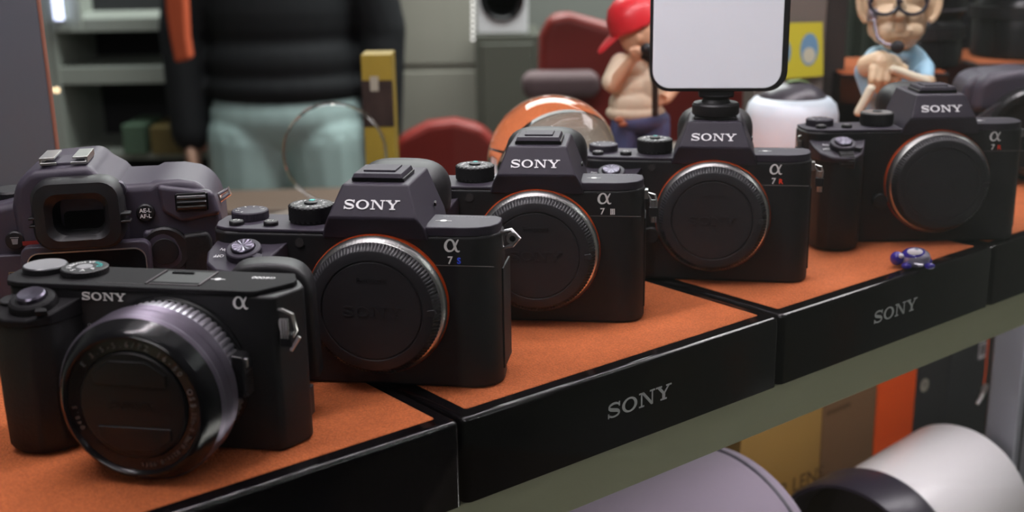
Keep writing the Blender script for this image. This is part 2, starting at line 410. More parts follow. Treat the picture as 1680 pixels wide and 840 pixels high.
    if not dial_plain:
        mk = MB()
        for i, ch in enumerate(['M', 'S', 'A', 'P', 'AUTO', '1', '2', '3', 'S&Q', '◦']):
            a = 2*PI*i/10 + .4
            mk.text(ch, 3.1 if len(ch) < 3 else 2.2, Matrix.Translation((-33+6.3*math.cos(a), 16.8+6.3*math.sin(a), 77.45)) @ Matrix.Rotation(a+PI/2, 4, 'Z'), .05, bold=.02)
        mk.build('dial_marks', WHITE, md)
        MB().box(-34, -31.8, 17.4, 19.8, 78.3, 78.6).build('lock_mark', TEAL, md)
    else:
        MB().lathe([(8.6, 77.5), (6, 77.6)], (-33, 16.8, 0), 'z', 40).build('dial_marks', STEEL, md)
    MB().lathe([(2.9, 77), (2.9, 78.1), (2.4, 78.4), (.2, 78.4)], (-33, 16.8, 0), 'z', 24).build('lock_button', RUB, md)
    ed = MB().lathe([(7.4, 69.4), (8.1, 69.7), (8.1, 73), (7.7, 73.5), (7, 73.7), (.3, 73.6)], (xl+10, 18.8, 0), 'z', 90, lambda k, i: 1+(.012 if i % 2 else -.012) if 0 < k < 4 else 1).build('exposure_dial', TOPLIT, t)
    mk = MB()
    for i, ch in enumerate(['0', '1', '2', '3', '3', '2', '1']):
        a = 2*PI*i/9+.2
        mk.text(ch, 2.3, Matrix.Translation((xl+10+5.6*math.cos(a), 18.8+5.6*math.sin(a), 73.7)) @ Matrix.Rotation(a+PI/2, 4, 'Z'), .05)
    mk.build('dial_marks', SILV, ed)
    for (bx, by, s_) in ((xl+8, 7, 'C2'), (xl+23.5, 7.5, 'C1')):
        b = MB().lathe([(3.2, 69), (3.2, 71), (2.8, 71.5), (.2, 71.6)], (bx, by, 0), 'z', 32).build('custom_button', RUB, t)
        word(s_, 2.6, flatup(bx, by, 71.65), 1, .05).build('button_mark', SILV, b)
    # viewfinder hump
    def hp(z, hw, yf, yb): return [(-hw, yf, z), (hw, yf, z), (hw, yb, z), (-hw, yb, z)]
    hump = MB().poly3([hp(66, 23.5, -.4, 40), hp(71.5, 21.8, -2.0, 42), hp(76.2, 19.4, -4.2, 43), hp(89.3, 14.4, 4.0, 42)])
    hump.build('viewfinder_hump', TOPLIT, t, bevel=1.1, seg=3)
    tilt = math.atan2(8.2, 13.1)
    mb = MB(); sony(mb, face(-.6, -1.1, 81.5, tilt), 4.25, .12); lab(mb.build('lettering', WHITE, t), 'white word SONY on the hump')
    hs = MB().box(-11.5, 11.5, 8.5, 29, 89.3, 91); hs.build('hot_shoe', RUB, t, bevel=.4)
    hc = MB().poly3([[(-11, 7.5, 91), (11, 7.5, 91), (11, 28.5, 91), (-11, 28.5, 91)], [(-10.3, 8.5, 93), (10.3, 8.5, 93), (10.3, 28, 93), (-10.3, 28, 93)]])
    hc.box(-7, 7, 12, 25, 92.5, 93.8)
    if not video: hc.build('hot_shoe_cover', TOPLIT, t, bevel=.35)
    # rubber eyecup behind the hump
    rings = []
    for y_, k in ((40, .84), (46, .92), (50, 1.0), (58, 1.02), (61, .97), (62, .8)):
        ring = []
        for i in range(40):
            a = 2*PI*i/40; c_, s_ = math.cos(a), math.sin(a); e = .62
            ring.append((21.5*k*math.copysign(abs(c_)**e, c_), y_, 74.5+15.5*k*math.copysign(abs(s_)**.75, s_)))
        rings.append(ring)
    MB().poly3(rings).build('eyecup', RUB, t)
    MB().lathe([(1.2, 18.1), (1.2, 18.9), (.2, 19)], (2.2, 27, 76), 'x', 16).build('speaker_hole', GLOSS, t)
    # mount and cap
    C_ = (0, 0, 37.5)
    MB().lathe([(31.4, .5), (31.4, -2.0), (31.0, -2.8), (30.5, -3.0), (28, -3)], C_, 'y', 96).build('mount_trim_ring', ORING, t)
    MB().lathe([(31.0, -2.4), (31.0, -3.0), (29.3, -5.4), (28, -6.0)], C_, 'y', 360, lambda k, i: 1+(.0012 if i % 3 else -.002)).build('bayonet_ring', CHROME, t)
    def rm(k, i):
        if k in (2, 3, 4): return 1 + (.009 if i % 3 else -.008)
        return 1
    cap = MB().lathe([(28.6, -5.4), (28.9, -6.2), (28.9, -6.8), (28.4, -8.4), (27.4, -9.8), (26.7, -10.9), (26.1, -11.2), (22.3, -11.2), (22.0, -10.7), (21.6, -10.7), (21.3, -11.15), (.5, -11.15)], C_, 'y', 336, rm).build('body_cap', CAPM, t, ang=28)
    mb = MB(); sony(mb, face(0, -11.2, 37.2), 4.6, .25); mb.build('embossed_word', CAPM, cap)
    word('E-mount', 3.4, face(0, -11.2, 51.2), 1.1, .2).build('embossed_mount_name', CAPM, cap)
    MB().prism([(24, 36.4), (27, 35.9), (27.8, 37.5), (27, 39.1), (24, 38.6)], -11.6, -9.5, 'y').build('cap_index', CAPM, cap, bevel=.3)
    # badges on the shoulder
    mb = MB(); alpha(mb, face(33, -.15, 64.2), 5.6, .12); lab(mb.build('alpha_badge', SILV, t), 'silver script alpha badge')
    word('7', 4.6, face(32.2, -.15, 57.6), 1, .1, .06).build('badge_digit', SILV, t)
    word(badge, 3.7 if len(badge) < 3 else 4.0, face(36 if len(badge) < 3 else 37.2, -.15, 57.5), .9, .1, .09).build('badge_letter', badgemat, t)
    word('—⊖—', 2.8, flatup(26.6, 22, 71.7), .7, .05).build('plane_mark', SILV, t) if False else None
    mb = MB(); mb.box(24, 31, 11.3, 11.7, 72, 72.12); mb.lathe([(1.5, 72), (1.5, 72.15)], (27.5, 11.5, 0), 'z', 20); mb.build('focal_plane_mark', SILV, t)
    mb = MB()
    for i in range(14): mb.box(26+i*1.5, 27+i*1.5, 19, 19.5, 72, 72.08)
    mb.build('microphone_slots', GREYI, t)
    # autofocus lamp, lens release
    MB().lathe([(2.0, -.3), (2.0, .4)], (-33.5, -.2, 64), 'y', 24).build('focus_lamp', mat('smoked_lens', (.05, .045, .045), .15), t)
    MB().lathe([(4.6, 0), (4.6, -2.6), (4.1, -3.1), (.2, -3.2)], (-33.5, 0, 26), 'y', 32).build('lens_release_button', RUB, t)
    # strap lugs
    L = MB()
    if lug == 'flat':
        L.tube([(52, 12, 67.5), (57, 11, 68.8), (60.5, 10, 65.5), (57.5, 10, 62.2), (53, 11.5, 60.5)], [.9]*5, 8, True)
        L.lathe([(2.6, -1), (2.6, 1)], (57.6, 10.6, 65.3), 'y', 20)
        L.build('strap_lug', STEEL, t)
        MB().lathe([(1.3, -1.3), (1.3, 1.3)], (57.6, 10.6, 65.3), 'y', 16).build('lug_hole', GLOSS, t)
    else:
        for sx_ in ((53, xl) if dial_plain else (53,)):
            sg = 1 if sx_ > 0 else -1; L = MB()
            L.box(min(sx_-1, sx_+sg*1.4), max(sx_+1, sx_+sg*1.4), 9.5, 14.5, 62, 66.5)
            L.tube([(sx_+sg*.6, 10.5, 65.5), (sx_+sg*4.8, 9, 64.4), (sx_+sg*5.6, 8.8, 61.5), (sx_+sg*5, 9, 55), (sx_+sg*3, 9, 54.5), (sx_+sg*2.6, 9.6, 62)], [.6]*6, 8, True)
            L.tube([(sx_+sg*3.6, 8.2, 62), (sx_+sg*3.6, 8.2, 50.5)], [.8, .8], 8)
            L.tube([(sx_+sg*4.9, 8.2, 62), (sx_+sg*4.9, 8.2, 50.5)], [.8, .8], 8)
            L.build('strap_ring', CHROME, t)
            p_, q_ = sorted((sx_+sg*1.8, sx_+sg*6.2))
            MB().box(p_, q_, 7, 11, 53.5, 58.5).build('ring_guard', RUB, t, bevel=.6)
    MB().box(52.4, 53.4, 10, 30, 6, 52).build('port_cover', LEATH, t, bevel=.4)
    return t
full_frame('mirrorless_camera', 'black capped camera body with a blue S on its badge, a small triangular lug', -59.1, 494.9, .15, 'S', BLUEI, lug='flat')
full_frame('mirrorless_camera', 'black capped camera body badged with a seven and three bars, before the glass ball', 11.7, 578.4, .118, 'III', SILV)
c4 = full_frame('mirrorless_camera', 'black capped camera body carrying the white video light in its hot shoe', 109.8, 644.6, .17, 'R', REDI, video=True)
full_frame('mirrorless_camera', 'black capped camera body with its whole grip in view, behind the blue turtle bead', 259.7, 722, 0.0, 'R', REDI, xl=-77, dial_plain=True, sc=1.02)

# ================================================================== SMALL CAMERA WITH ZOOM LENS
CTOP = mat('compact_top_plate', (.014, .0135, .0145), .62, bump=.3, scale=3000, dist=.0002, spec=.1)
def compact():
    t = thing('mirrorless_camera', 'compact black camera with a zoom lens mounted, nearest at the left', 'camera', (-131.5, 433.5, .5), .18)
    zt = 64.6
    plan = [(-70, 9), (-66, 2), (-60, 0), (40.5, 0), (42.5, 1), (48.4, 13), (48.4, 17), (43.5, 25), (-65, 25), (-70, 20)]
    MB().prism(plan, 0, zt-2).build('body', BLACK, t, bevel=1.6)
    tp = [(-71, 9), (-67, 1.8), (-61, -.4), (32.6, -.4), (35.6, .6), (45.6, 13.6), (45.6, 17), (42.0, 25.2), (-65, 25.2), (-71, 20)]
    MB().prism(tp, zt-2.2, zt).build('top_plate', CTOP, t, bevel=.6)
    gp = [(-66, 6), (-66.5, -8), (-64, -15), (-57, -18.5), (-48, -18), (-41, -13), (-37.5, -5), (-35, 1), (-35, 6)]
    cx, cy = -52, 0
    MB().poly3([[(cx+(x-cx)*k, 4+(y-4)*k, z) for x, y in gp] for z, k in ((.4, .9), (3.5, .98), (20, 1), (40, 1), (53, .97))]).build('grip', LEATH, t, bevel=1.4)
    MB().poly3([[(x, y, 52) for x, y in gp], [(x, y-.3, 59.8+min(y, 1)*.24) for x, y in gp]]).build('grip_top', CTOP, t, bevel=1.1)
    RX = Matrix.Rotation(math.atan(.24), 4, 'X')
    def tl(mb, x, y, h=0):
        for v in mb.bm.verts: v.co = Matrix.Translation((x*S, y*S, (59.8+y*.24+h)*S)) @ RX @ v.co
        return mb
    c = MB().lathe([(9, -1), (9, .8), (8.6, 2.6), (7.6, 3.4), (6, 3.5), (5.7, 2.9), (.4, 2.9)], n=60); c.prism([(4, -5), (9, -6), (10.5, -8), (6, -9)], .6, 2.6)
    sw = tl(c, -51, -7).build('power_switch', CTOP, t, bevel=.25, seg=2)
    tl(MB().lathe([(5.4, 2.4), (5.4, 4.6), (4.8, 5.3), (2.5, 5.1), (.3, 4.9)], n=48), -51, -7).build('shutter_button', mat('spun_metal_black'), sw)
    tl(MB().lathe([(3.4, -1), (3.4, 1), (3, 1.3), (.2, 1.3)], n=32), -62, -5.5).build('custom_button', RUB, t)
    # left control wheel with radial spin finish, mode dial with marks
    SPUN = mat('spun_disc_metal', (.42, .41, .43), .36, .85)
    MB().lathe([(8.6, zt), (8.6, zt+2.2), (8.3, zt+2.5)], (-59, 16.5, 0), 'z', 72, lambda k, i: 1+(.008 if i % 2 else -.008)).build('control_dial', RUB, t)
    MB().lathe([(8.2, zt+2.4), (8, zt+2.75), (.2, zt+2.6)], (-59, 16.5, 0), 'z', 72).build('dial_disc', SPUN, t)
    md = MB().lathe([(8.6, zt), (9.1, zt+.3), (9.1, zt+2.2), (8.6, zt+2.6), (.2, zt+2.6)], (-41.5, 15.5, 0), 'z', 90, lambda k, i: 1+(.012 if i % 2 else -.012) if 0 < k < 3 else 1).build('mode_dial', RUB, t)
    MB().lathe([(3.2, zt+2.55), (3, zt+2.8), (.2, zt+2.75)], (-41.5, 15.5, 0), 'z', 40).build('dial_centre', SPUN, md)
    mk = MB(); mt = MB()
    for i, ch in enumerate(['AUTO', 'iA', 'SCN', 'MR', 'M', 'S', 'A', 'P', '⊡']):
        a = 2*PI*i/9+.9
        (mt if i in (0, 8) else mk).text(ch, 3.0 if len(ch) < 3 else 2.0, Matrix.Translation((-41.5+6*math.cos(a), 15.5+6*math.sin(a), zt+2.7)) @ Matrix.Rotation(a+PI/2, 4, 'Z'), .05, bold=.03)
    mk.build('dial_marks', WHITE, md); mt.build('green_dial_marks', TEAL, md)
    # hot shoe, model mark, panel lines
    h = MB(); h.box(-9, 11.5, 4, 4.6, zt, zt+.25); h.box(-10.5, -9.7, 4, 22, zt, zt+.5); h.box(11, 11.8, 4, 22, zt, zt+.5); h.build('hot_shoe_lines', mat('dark_line', (.12, .10, .11), .3, .6), t)
    MB().box(-9, 10.5, 7, 21.5, zt-.2, zt+.2).build('hot_shoe_cover', RUB, t, bevel=.15)
    MB().box(-6, 3, 18, 19.6, zt+.1, zt+.7).build('shoe_latch', GLOSS, t, bevel=.1)
    MB().box(-30, -11.5, 3.6, 3.9, zt, zt+.08).build('flash_line', mat('dark_line'), t)
    word('α6000', 3.6, flatup(32, 17.5, zt+.05, PI), 1, .05, .04).build('model_mark', WHITE, t)
    mb = MB(); mb.box(12, 18, 13.3, 13.7, zt, zt+.1); mb.lathe([(1.3, zt), (1.3, zt+.12)], (15, 13.5, 0), 'z', 20); mb.build('focal_plane_mark', WHITE, t)
    mb = MB(); sony(mb, face(-25.8, -.15, 60.2), 3.2, .12); lab(mb.build('lettering', SILV, t), 'silver word SONY on the front')
    mb = MB(); alpha(mb, face(29.2, -.15, 60), 4.9, .12); lab(mb.build('alpha_badge', SILV, t), 'silver script alpha badge')
    word('α', 2.6, face(-33, -.15, 48.5), 1, .08).build('contactless_mark', GREYI, t)
    # lens
    C_ = (0, 0, 30.6)
    ln = MB().lathe([(31.0, .2), (31.0, -1.4), (30.2, -1.8), (30.2, -3.2), (29.4, -3.6)], C_, 'y', 96).build('lens', mat('lens_black', (.012, .012, .013), .25), t)
    RIDG = mat('ridged_lens_metal', (.62, .60, .66), .42, 1)
    MB().lathe([(29.6, -2.5), (29.8, -3), (29.8, -13.3), (30.2, -13.8), (30.2, -14.5)], C_, 'y', 216, lambda k, i: 1+(.010 if i % 3 else -.014) if k < 4 else 1).build('zoom_ring', RIDG, ln)
    prof = [(30.4, -14.4), (31.9, -15.0)]
    y_ = -15.4
    while y_ > -26.0:
        if abs(y_+20.8) < .35: prof += [(31.3, y_), (31.3, y_-.4)]
        else: prof += [(32.3, y_), (32.05, y_-.3)]
        y_ -= .6
    prof += [(32.2, -26.6), (31.6, -27.4), (31.3, -27.8)]
    MB().lathe(prof, C_, 'y', 128).build('focus_ring', mat('focus_ring_metal', (.17, .15, .19), .36, .75), ln)
    MB().lathe([(31.3, -27.7), (28.8, -32.4), (27.2, -34.4), (26.3, -34.8), (25.6, -34.4), (25.2, -33), (20.8, -32.4), (20.6, -32)], C_, 'y', 128).build('front_bezel', mat('bezel_black', (.008, .008, .009), .2), ln, ang=50)
    cp = MB().lathe([(20.5, -31.5), (20.4, -33.2), (19.8, -33.7), (.4, -33.8)], C_, 'y', 96).build('lens_cap', mat('lens_cap_plastic', (.010, .0095, .010), .4), ln)
    for sgn in (1, -1):
        pts = [(-14, 30.6+sgn*12.5), (-14, 30.6+sgn*8), (14, 30.6+sgn*8), (14, 30.6+sgn*12.5), (7, 30.6+sgn*17.2), (-7, 30.6+sgn*17.2)]
        MB().prism(pts, -34.4, -33.4, 'y').build('pinch_clip', mat('lens_cap_plastic', (.010, .0095, .010), .4), cp, bevel=.4)
    mb = MB(); sony(mb, face(0, -33.9, 30.6), 3.2, .15); mb.build('embossed_word', mat('lens_cap_plastic', (.010, .0095, .010), .4), cp)
    mb = MB(); arcword(mb, 'E 3.5-5.6/PZ 16-50  OSS', 23, 140, 6.2, 2.9, -33.1, 30.6); mb.build('front_text', GREYI, ln)
    mb = MB(); arcword(mb, '0.25m-0.3m/0.82ft-0.98ft', 23, 3, 3.9, 2.4, -33.1, 30.6); arcword(mb, 'φ40.5', 23, 205, 5, 2.4, -33.1, 30.6); mb.build('range_text', DIMI, ln)
    lv = MB(); lv.prism([(30.0, 26.5), (33.8, 26.8), (34.4, 30), (34.4, 40), (33.4, 43), (29, 43.6)], -12.8, -5.2, 'y'); lv = lv.build('zoom_lever', mat('lens_black'), ln, bevel=.8)
    MB().box(33.0, 34.9, -11, -9.6, 38.6, 42).build('lever_index', CHROME, lv, bevel=.3)
    for k in range(7):
        pass
    mb = MB()
    for k in range(9): mb.box(33.6, 34.8, -12, -6, 27.5+k*1.1, 28+k*1.1)
    mb.build('lever_ridges', RUB, lv)
    # strap ring on the chamfer and side door
    L = MB(); L.tube([(41.5, 3.2, 57), (45, 1.4, 57.4), (48.6, 2, 55.6), (49.4, 3, 49), (47, 2, 45), (44.2, 2.2, 48)], [.75]*6, 8, True)
    for k in range(3): L.tube([(44.6+k*1.1, .6, 54.2), (44.6+k*1.1, .6, 46.5)], [.6, .6], 8)
    L.tube([(51, 1.6, 47), (47.6, 1, 41.6)], [.7, .7], 8); L.build('strap_ring', CHROME, t)
    MB().box(43.4, 48.4, .2, 4.0, 42.8, 48.2).build('ring_guard', RUB, t, bevel=.8)
    MB().box(45, 47.8, 17, 22, 8, 20).build('port_door', RUB, t, bevel=.4)
    return t
compact()

# bent black bracket standing behind the small camera
BY = 467
br = thing('camera_bracket', 'smooth black bent bracket arching between the two nearest cameras', 'bracket', (-96.5, BY, 0))
P_ = [(-109, 0, .8), (-109, 0, 30), (-109.5, 0, 53), (-108, 0, 60), (-103, 0, 61.6), (-94, 0, 61.6), (-88, 0, 60), (-85.6, 0, 55), (-85.4, 0, 46), (-85, 0, 34), (-84.5, 0, 18)]
P_ = [Vector(p)+Vector((95, 0, 0)) for p in P_]
P_ = [Vector((p.x, p.y, p.z*.985)) for p in P_]
pth = []
for i in range(len(P_)-1):
    a = P_[max(i-1, 0)]; b = P_[i]; c = P_[i+1]; d = P_[min(i+2, len(P_)-1)]
    for k in range(6):
        q = k/6; pth.append(.5*(2*b+(c-a)*q+(2*a-5*b+4*c-d)*q*q+(3*b-a-3*c+d)*q**3))
pth.append(P_[-1]); rings = []
for i, p in enumerate(pth):
    tn = (pth[min(i+1, len(pth)-1)]-pth[max(i-1, 0)]).normalized(); up = Vector((0, 1, 0)); nn = tn.cross(up).normalized()
    rings.append([p + up*a_ + nn*b_ for (a_, b_) in rrect(-7, 7, -5.5, 5.5, 2.5, 4)])
MB().poly3(rings).build('arm', BLACK, br, bevel=1.0)

def onplane(px, py, n):
    """where the ray through a pixel meets the vertical plane n = const, as (d, z)"""
    d = ray(px, py); o = Vector((0, 0, CAMH)) - O3
    k = (n - o.dot(N))/d.dot(N); p = o + d*k
    return p.dot(D), p.z + 0.0
plinth(2, 0, 'black plinth with orange suede top under the black reflex camera at the right', False)

# ================================================================== REFLEX CAMERA, BACK TOWARDS THE VIEWER
DSB = mat('reflex_black', (.050, .042, .060), .46, bump=.3, scale=2500, dist=.0002)
def reflex_back():
    t = thing('reflex_camera', 'black reflex camera with its back turned to the viewer, big rubber eyecup', 'camera', (-196, 542, .4), -.18)
    e = lambda px, py: ((px-145)/3.85, (579-py-max(0, px-215)*.09)/3.42)
    body = [e(*p) for p in [(-95, 575), (-100, 400), (-92, 350), (-60, 335), (10, 322), (200, 303), (250, 300), (262, 294), (300, 291), (330, 294), (350, 302), (364, 322), (372, 350), (374, 420), (366, 500), (352, 575)]]
    MB().prism(body, 2, 52, 'y').build('body', DSB, t, bevel=4, seg=4)
    MB().prism([e(*p) for p in [(300, 380), (345, 372), (352, 385), (350, 545), (300, 545)]], -1.5, 3, 'y').build('thumb_rest', LEATH, t, bevel=2)
    MB().prism([e(*p) for p in [(262, 300), (360, 306), (372, 345), (300, 362), (268, 345)]], 0, 6, 'y').build('shoulder', DSB, t, bevel=2.5)
    hump = [e(*p) for p in [(14, 330), (24, 292), (46, 274), (62, 270), (150, 266), (166, 282), (190, 296), (204, 312), (210, 350), (210, 400), (20, 400)]]
    MB().prism(hump, -1, 56, 'y').build('prism_housing', DSB, t, bevel=4, seg=4)
    # eyecup: thick rubber ring round the finder window
    def rr(x0, x1, z0, z1, r): return rrect(x0, x1, z0, z1, r, 6)
    a0, b1 = e(54, 394); a1, b0 = e(208, 282)
    o_ = rr(a0, a1, b1, b0, 9); i_ = rr(a0+9, a1-8, b1+7, b0-9, 6); i2 = rr(a0+11, a1-10, b1+8, b0-10, 4)
    R3 = lambda P, y: [(x, y, z) for x, z in P]
    MB().poly3([R3(o_, 0), R3(o_, -9), R3(rr(a0+1.5, a1-1.5, b1+1.5, b0-1.5, 8), -12), R3(rr(a0+6, a1-6, b1+5, b0-6, 6), -12.5), R3(i_, -10), R3(i2, -1.5), R3(i2, -1)], cap=False).build('eyecup', RUB, t)
    x0, z0 = e(102, 380); x1, z1 = e(176, 338)
    MB().prism(rrect(x0, x1, z0, z1, 2), -2.2, -1, 'y').build('finder_window', GLOSS, t)
    x0, z0 = e(98, 382); x1, z1 = e(172, 372)
    MB().box(x0, x1, -6, 0, z0, z1).build('finder_ledge', DSB, t, bevel=1.2)
    for zz in (340, 352):
        for xx in (60, 208):
            x, z = e(xx, zz); MB().box(x-3, x+3, -11.6, -6, z-.6, z+.6).build('eyecup_rib', RUB, t, bevel=.5)
    # accessory shoe with two bright rails
    x0, zt = e(70, 268); x1, _ = e(148, 268)
    MB().box(x0, x1, 4, 24, zt-1, zt+1.4).build('accessory_shoe', DSB, t, bevel=.5)
    for s_, x in ((1, x0), (-1, x1)):
        MB().poly3([[(x-s_*.5, y, zt+1), (x+s_*.8, y, zt+1), (x+s_*.8, y, zt+3.2), (x+s_*6.2, y, zt+3.2), (x+s_*6.2, y, zt+4.2), (x-s_*.5, y, zt+4.2)] for y in (2, 23)]).build('shoe_rail', CHROME, t, bevel=.25)
        MB().box(min(x, x+s_*7), max(x, x+s_*7), 1.0, 2.2, zt+.8, zt+2).build('rail_lip', CHROME, t, bevel=.2)
    MB().lathe([(8.4, -2), (9.4, 0), (9.4, 14), (8.4, 16)], (e(26, 0)[0], 10, e(0, 306)[1]), 'x', 40).build('flash_hinge', DSB, t) if False else None
    # diopter wheel
    x, z = e(196, 308); MB().lathe([(4.2, 1), (4.2, -2.6), (3.6, -3), (2.2, -3), (2, -2.2), (.3, -2.2)], (x, 0, z), 'y', 32).build('diopter_wheel', mat('spun_metal_black'), t)
    # exposure-lock button
    x, z = e(240, 347); b = MB().lathe([(4.3, 2.5), (4.3, .6), (3.7, 0), (.3, -.2)], (x, 0, z), 'y', 32).build('lock_button', RUB, t)
    w_ = MB(); w_.text('AE-L', 2.7, face(x, -.3, z+1.3), .05, bold=.03); w_.text('AF-L', 2.7, face(x, -.3, z-1.4), .05, bold=.03); w_.build('button_mark', WHITE, b)
    # command dial
    x0, z = e(296, 328); x1, _ = e(348, 328)
    MB().box(x0-1, x1+1, -.4, 3, z-4.4, z+4.4).build('dial_slot', GLOSS, t, bevel=1)
    MB().lathe([(4.6, x0), (5, x0+.4), (5, x1-.4), (4.6, x1)], (0, 2.6, z), 'x', 54, lambda k, i: 1+(.07 if (i//2) % 2 else -.05)).build('command_dial', mat('dial_rubber', (.01, .01, .011), .3), t)
    # rubber corner behind the dial, strap lug
    x, z = e(377, 323); MB().tube([(x-2, 18, z-3), (x+2.6, 16, z+.6), (x+2.2, 16, z+3), (x-2.4, 18, z)], [1.0]*4, 8, True).build('strap_lug', CHROME, t)
    # delete and play buttons
    x, z = e(14, 381); b = MB().lathe([(4.4, 2.5), (4.4, -.6), (3.8, -1.2), (.3, -1.4)], (x, 0, z), 'y', 32).build('delete_button', RUB, t)
    w_ = MB(); w_.prism([(x-1.1, z-1.6), (x+1.1, z-1.6), (x+1.5, z+1), (x-1.5, z+1)], -1.6, -1.4, 'y'); w_.box(x-1.9, x+1.9, -1.6, -1.4, z+1.4, z+1.8); w_.build('bin_mark', GREYI, b)
    x, z = e(40, 386); MB().box(x-3.6, x+3.6, -1.3, -1, z-1, z+1).build('red_mark', mat('dull_red_ink', (.25, .02, .015), .5), t)
    x, z = e(9, 442); w_ = MB(); w_.prism([(x-1.3, z-1.3), (x+1.6, z), (x-1.3, z+1.3)], -.6, -.4, 'y')
    for bx in ((x-3.4, x+3.4, z+2.6, z+2.9), (x-3.4, x+3.4, z-2.9, z-2.6), (x-3.4, x-3.1, z-2.9, z+2.9), (x+3.1, x+3.4, z-2.9, z+2.9)): w_.box(bx[0], bx[1], -.6, -.4, bx[2], bx[3])
    w_.build('play_mark', mat('gold_ink', (.30, .25, .12), .5), t)
    MB().prism([e(*p) for p in [(-92, 404), (30, 404), (30, 555), (-92, 555)]], -.5, 3, 'y').build('button_panel', DSB, t, bevel=1)
    # hinged screen with bright edge
    x0, z0 = e(34, 560); x1, z1 = e(238, 396)
    sc = MB().prism(rrect(x0-2.4, x1+2, z0-2, z1+3, 4), -7, -1, 'y').build('screen_housing', DSB, t, bevel=1)
    P = rrect(x0, x1, z0, z1, 5.5, 6); Q = rrect(x0+.55, x1-.55, z0+.55, z1-.55, 5, 6)
    MB().poly3([R3(P, -7), R3(P, -7.6), R3(Q, -7.6), R3(Q, -7)], cap=False).build('screen_edge', CHROME, sc)
    MB().prism(Q, -7.2, -6.8, 'y').build('screen_glass', GLOSS, sc)
    x, z = e(268, 408)
    MB().lathe([(11.5, 3), (11.5, -.6), (10.6, -1.4), (6.4, -1), (6, -2), (.4, -2.2)], (x, 0, z), 'y', 48).build('selector_pad', RUB, t)
    MB().prism([e(*p) for p in [(232, 376), (268, 370), (292, 382), (304, 410), (300, 470), (236, 470)]], -1.2, 4, 'y').build('selector_housing', DSB, t, bevel=2)
    x, z = e(-3, 338)
    kd = MB().lathe([(9, -6), (9.6, -5), (9.6, 3), (8.8, 4), (.4, 4)], (x, 24, z+3), 'z', 60, lambda k, i: 1+(.02 if i % 2 else -.02) if 0 < k < 3 else 1).build('mode_dial', RUB, t)
    return t
reflex_back()

# ================================================================== VIDEO LIGHT IN THE HOT SHOE
DIFF = mat('white_diffuser', (.86, .86, .9), .35, emit=.2, ecol=(.86, .88, 1))
vp = Matrix.Rotation(-.17, 4, 'Z') @ Vector((0, 18, 0)); vy = vp.y
vl = thing('video_light', 'white video light panel in a black frame standing in a camera hot shoe', 'light', (109.8+vp.x, 644.6+vp.y, 92), .10)
MB().lathe([(12.6, 0), (12.9, .6), (12.9, 5.4), (12.0, 6.4), (8, 6.6), (7, 8.5), (9.2, 10.6)], n=60).build('locking_wheel', RUB, vl)
MB().box(-9, 9, -7, 7, -1.0, .6).build('shoe_foot', RUB, vl, bevel=.3)
MB().box(-9.5, 9.5, -5, 5, 9.5, 14.2).build('neck', RUB, vl, bevel=1)
P = rrect(-36.6, 37.6, 13.0, 143, 11, 8); R3 = lambda P, y: [(x, y, z) for x, z in P]
MB().prism(P, -6, 6.5, 'y').build('housing', BLACK, vl, bevel=1.0)
MB().prism(rrect(-35.0, 34.2, 14.9, 141.4, 9.6, 8), -6.8, -5.5, 'y').build('diffuser', DIFF, vl, bevel=.5)
MB().box(35.4, 37.2, -2, 4, 48, 60).build('side_dial', RUB, vl, bevel=.5)

# ================================================================== CLEAR GLASS BALL
GL = mat('ball_glass', (1, 1, 1), 0, trans=1, ior=1.5)
gb = MB(); gb.ball((0, 0, 0), 43.2, 96); gb = gb.build('glass_ball', GL, ang=90); gb.location = Vector((27, 785, 43.5))*S
tag(gb, 'solid clear glass ball showing orange suede through it, behind the camera badged with three bars', 'glass ball')
TH = mat('thin_clear_plastic', (1, 1, 1), .02, trans=1, ior=1.3)
go = thing('reflection_hoop', 'large faint clear hoop with a beaded lower rim, standing in for a reflection before the blue jeans', 'hoop', (-149, 1000, -37.2))  # solid hoop modelled in place of a faint beaded reflection
MB().tube([(43*math.cos(2*PI*k/72), 0, 47+43*math.sin(2*PI*k/72)) for k in range(72)], [1.3]*72, 10, True).build('ring', TH, go)
MB().lathe([(14, 0), (14, 1.6), (6, 2.4), (3, 4)], n=32).build('foot', TH, go)
for k in range(26):
    a = math.radians(225+k*3.6); q = MB(); q.ball((43*math.cos(a), -2.4, 47+43*math.sin(a)), .9, 10); q.build('bead', mat('clear_bead', (.9, .9, .9), .1, .4), go)

# ================================================================== WHITE JAR
jr = thing('jar', 'round-shouldered white translucent jar with a dark domed lid', 'jar', (226, 962, .4))
MB().lathe([(24, 0), (34, .8), (36.4, 6), (36.6, 30), (36.6, 44), (34.5, 52), (30, 56.5), (24, 58.5), (20, 58.8)], n=72).build('body', mat('milky_plastic', (.80, .90, .98), .35, bump=.02, scale=50), jr)
MB().lathe([(27, 56.8), (26.4, 58.4), (21, 64), (13, 68), (3, 69.4), (.3, 69.5)], n=56).build('lid', mat('smoked_plastic', (.055, .05, .06), .3), jr)
lf = MB(); lf.poly3([[(-10, -3, 66), (-9.6, -3, 66.4)], [(-5, -8, 70), (-4, 0, 70.6)], [(4, -7, 71), (5, 1, 71.6)], [(12, -3, 69), (12.4, -3, 69.4)]], cap=False); 
lo = lf.build('leaf', mat('leaf_green', (.10, .16, .04), .5), jr); sm = lo.modifiers.new('s', 'SOLIDIFY'); sm.thickness = .0006

